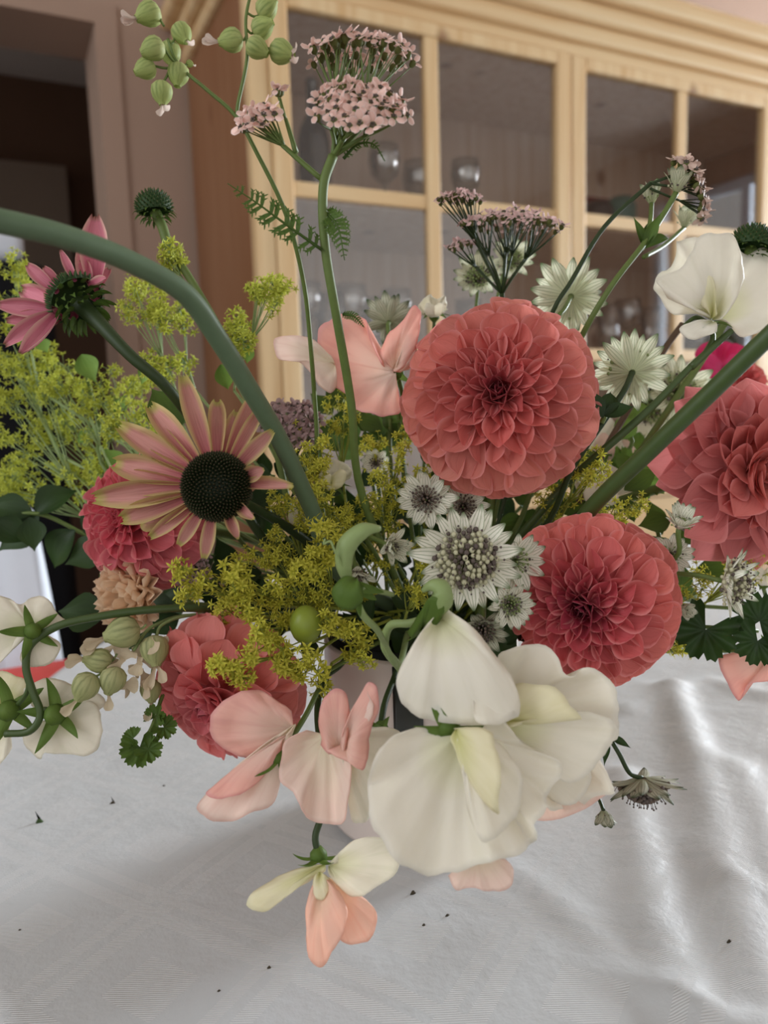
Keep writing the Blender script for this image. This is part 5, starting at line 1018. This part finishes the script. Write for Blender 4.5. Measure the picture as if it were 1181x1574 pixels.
near = [
 ('lime floret spray hanging over the lower left dahlia, its left tip', 290, 895, .312, 46, 26, 42, (400, 930, .34)),
 ('lime floret spray between big coneflower and curled calyx, upper part', 365, 890, .315, 44, 40, 58, (440, 930, .34)),
 ('lime floret spray over the inner side of the lower left dahlia', 390, 975, .312, 42, 44, 70, (460, 960, .34)),
 ('lime floret spray dipping lowest over the lower left dahlia', 370, 1030, .310, 40, 20, 40, (450, 1000, .335)),
 ('lime floret spray draped over the vase rim', 470, 1012, .318, 50, 32, 70, (520, 980, .35)),
 ('lime floret spray just above the vase rim, right of the green bud', 525, 975, .328, 38, 38, 56, (540, 960, .36)),
 ('dense lime florets left of the green bud', 430, 920, .325, 36, 40, 46, (480, 930, .35)),
 ('lime floret spray left of the curled calyx', 490, 850, .325, 42, 50, 78, (520, 930, .36)),
 ('lime florets beside the curled calyx, at the end of the arching stem', 500, 775, .345, 50, 36, 60, (520, 880, .37)),
 ('mossy lime florets above the arching stem end', 480, 690, .362, 42, 50, 80, (510, 800, .38)),
 ('olive florets right of the tall yarrow stem, low', 590, 760, .362, 46, 34, 56, (600, 850, .38)),
 ('olive florets right of the tall yarrow stem, high', 600, 690, .378, 50, 40, 60, (600, 800, .39)),
 ('olive florets under the left rim of the ball dahlia', 660, 745, .374, 40, 22, 34, (650, 850, .39)),
 ('lime florets right of the curled calyx tendril', 640, 895, .335, 40, 40, 52, (620, 960, .36)),
 ('lime florets between the half closed astrantia and the large one', 655, 845, .335, 24, 36, 30, (640, 930, .36)),
 ('lime floret tip beside the tiny pink petal edge on the vase', 545, 1018, .325, 20, 12, 12, (560, 990, .35)),
 ('pale lime florets right of the ball dahlia base', 905, 718, .355, 34, 26, 44, (860, 800, .38)),
 ('lime florets between deep coral dahlia and diagonal stem', 960, 790, .362, 42, 22, 44, (900, 850, .39)),
 ('lime florets under the ball dahlia right side', 850, 775, .37, 36, 26, 34, (830, 850, .39)),
 ('yellow green florets behind the domed astrantia at the far right', 1155, 880, .36, 44, 52, 66, (1050, 950, .38)),
 ('lime florets below the deep coral dahlia right rim', 1058, 982, .35, 26, 20, 22, (980, 960, .38)),
 ('lime florets beside the small right hand astrantia', 1065, 905, .355, 24, 36, 26, (1000, 950, .38)),
 ('lime florets hanging against the lower left dahlia beside the vase', 495, 1070, .335, 14, 26, 16, (510, 1020, .35)),
 ('lime florets filling the gap under the big coneflower cone', 420, 850, .35, 46, 36, 50, (470, 930, .37)),
 ('lime florets low between arching stem end and coneflower', 440, 790, .365, 34, 40, 44, (480, 900, .38)),
 ('lime florets right behind the green bud', 500, 925, .345, 44, 40, 60, (520, 980, .37)),
 ('olive florets deep behind the half closed astrantia', 560, 800, .375, 50, 34, 50, (580, 880, .385)),
 ('olive florets deep behind the curled calyx', 555, 880, .375, 50, 40, 46, (580, 940, .385)),
 ('lime florets left of the tall yarrow stem, level with the mauve yarrow', 520, 640, .395, 36, 36, 44, (530, 760, .40)),
 ('lime florets above the lower left dahlia, near the curling stem', 330, 935, .345, 50, 20, 30, (420, 950, .36)),
]
for i, a in enumerate(near):
    mantle(a[0], *a[1:8], mat='floret_yellow', size=.0021 if i < 8 else .0019, seed=i)
airy = [
 ('airy lime haze at the left edge under the pink coneflower', 45, 640, .46, 60, 70, 84, (150, 800, .44)),
 ('airy lime haze lowest at the left edge', 60, 740, .47, 70, 44, 90, (180, 830, .44)),
 ('airy lime haze left of the rosy dahlia', 140, 720, .45, 60, 60, 80, (230, 830, .43)),
 ('airy lime spray at the left edge above the black armchair', 25, 430, .46, 34, 34, 34, (60, 600, .45)),
 ('airy lime spray behind the pink coneflower stem', 170, 600, .44, 60, 40, 66, (230, 760, .42)),
 ('airy lime spray left edge, level with the pink coneflower', 20, 540, .47, 36, 46, 46, (90, 700, .45)),
 ('airy lime spray just below the pink coneflower', 110, 590, .45, 50, 44, 56, (180, 740, .43)),
 ('airy lime spray right of the pink coneflower head', 215, 465, .42, 42, 34, 54, (270, 600, .41)),
 ('small lime spray on the coneflower bud stalk', 266, 398, .37, 13, 24, 26, (285, 440, .37)),
 ('airy lime spray under the arching stem elbow', 265, 490, .41, 36, 26, 40, (300, 600, .41)),
 ('lime spray in front of the cabinet stile, higher one', 418, 452, .38, 36, 28, 46, (370, 560, .39)),
 ('lime spray right of the arching stem, lower one', 370, 510, .385, 20, 34, 36, (360, 600, .39)),
 ('airy lime spray touching the back of the big coneflower', 250, 570, .41, 50, 26, 46, (300, 700, .41)),
 ('airy lime spray filling the left side between armchair and cabinet', 110, 660, .47, 70, 40, 60, (190, 780, .45)),
 ('airy lime spray below the pink coneflower, close to its drooping petal', 60, 570, .48, 50, 40, 50, (150, 720, .46)),
 ('lime spray between the coneflower stem and rosy dahlia', 205, 650, .42, 46, 30, 50, (260, 760, .41)),
]
for i, a in enumerate(airy):
    mantle(a[0], *a[1:6], int(a[6]*1.45), a[7], mat='floret_lime', size=.0023, seed=100+i, smat='stem_pale')
sprig('pale green small leaves along the airy lime sprays', [(130, 560, .45), (150, 640, .45), (200, 760, .43)], [(125, 545, 145, 585, .44, 1.2), (60, 520, 75, 545, .44, 1.2), (340, 560, 352, 600, .40, 1.2), (385, 530, 378, 560, .385, 1.1), (180, 640, 195, 605, .44, 1), (120, 680, 150, 655, .45, 1), (230, 560, 215, 590, .43, 1.1), (190, 720, 160, 690, .44, 1.2)], 'leaf_bright')
# ------------------------------------------------------------------ garden beyond the window
rnd = random.Random(5)
tr_ = thing('garden_shrub', 'green garden shrub outside the right hand window', 'shrub', (5.9, -1.0, 0))
mb = MB()
for k in range(500):
    q = Vector((5.9+rnd.gauss(0, .25), -1.2+rnd.gauss(0, .5), 1.3+rnd.gauss(0, .5))); mb.addmesh(strap([.1, .3, .3, .02], nu=2, nv=3), frame(q, Vector((rnd.gauss(0, 1), rnd.gauss(0, 1), rnd.gauss(0, 1))), Vector((1, 0, .3)), .12))
o = mb.build('foliage', 'hedge_leaf', tr_); o['kind'] = 'stuff'
stem(tr_, [Vector((5.9, -1.2, 1.3)), Vector((5.9, -1.1, .6)), Vector((5.9, -1.0, 0))], .04, 'bark', name='trunk')
for o in list(bpy.data.objects):
    if '_w' in o: del o['_w']
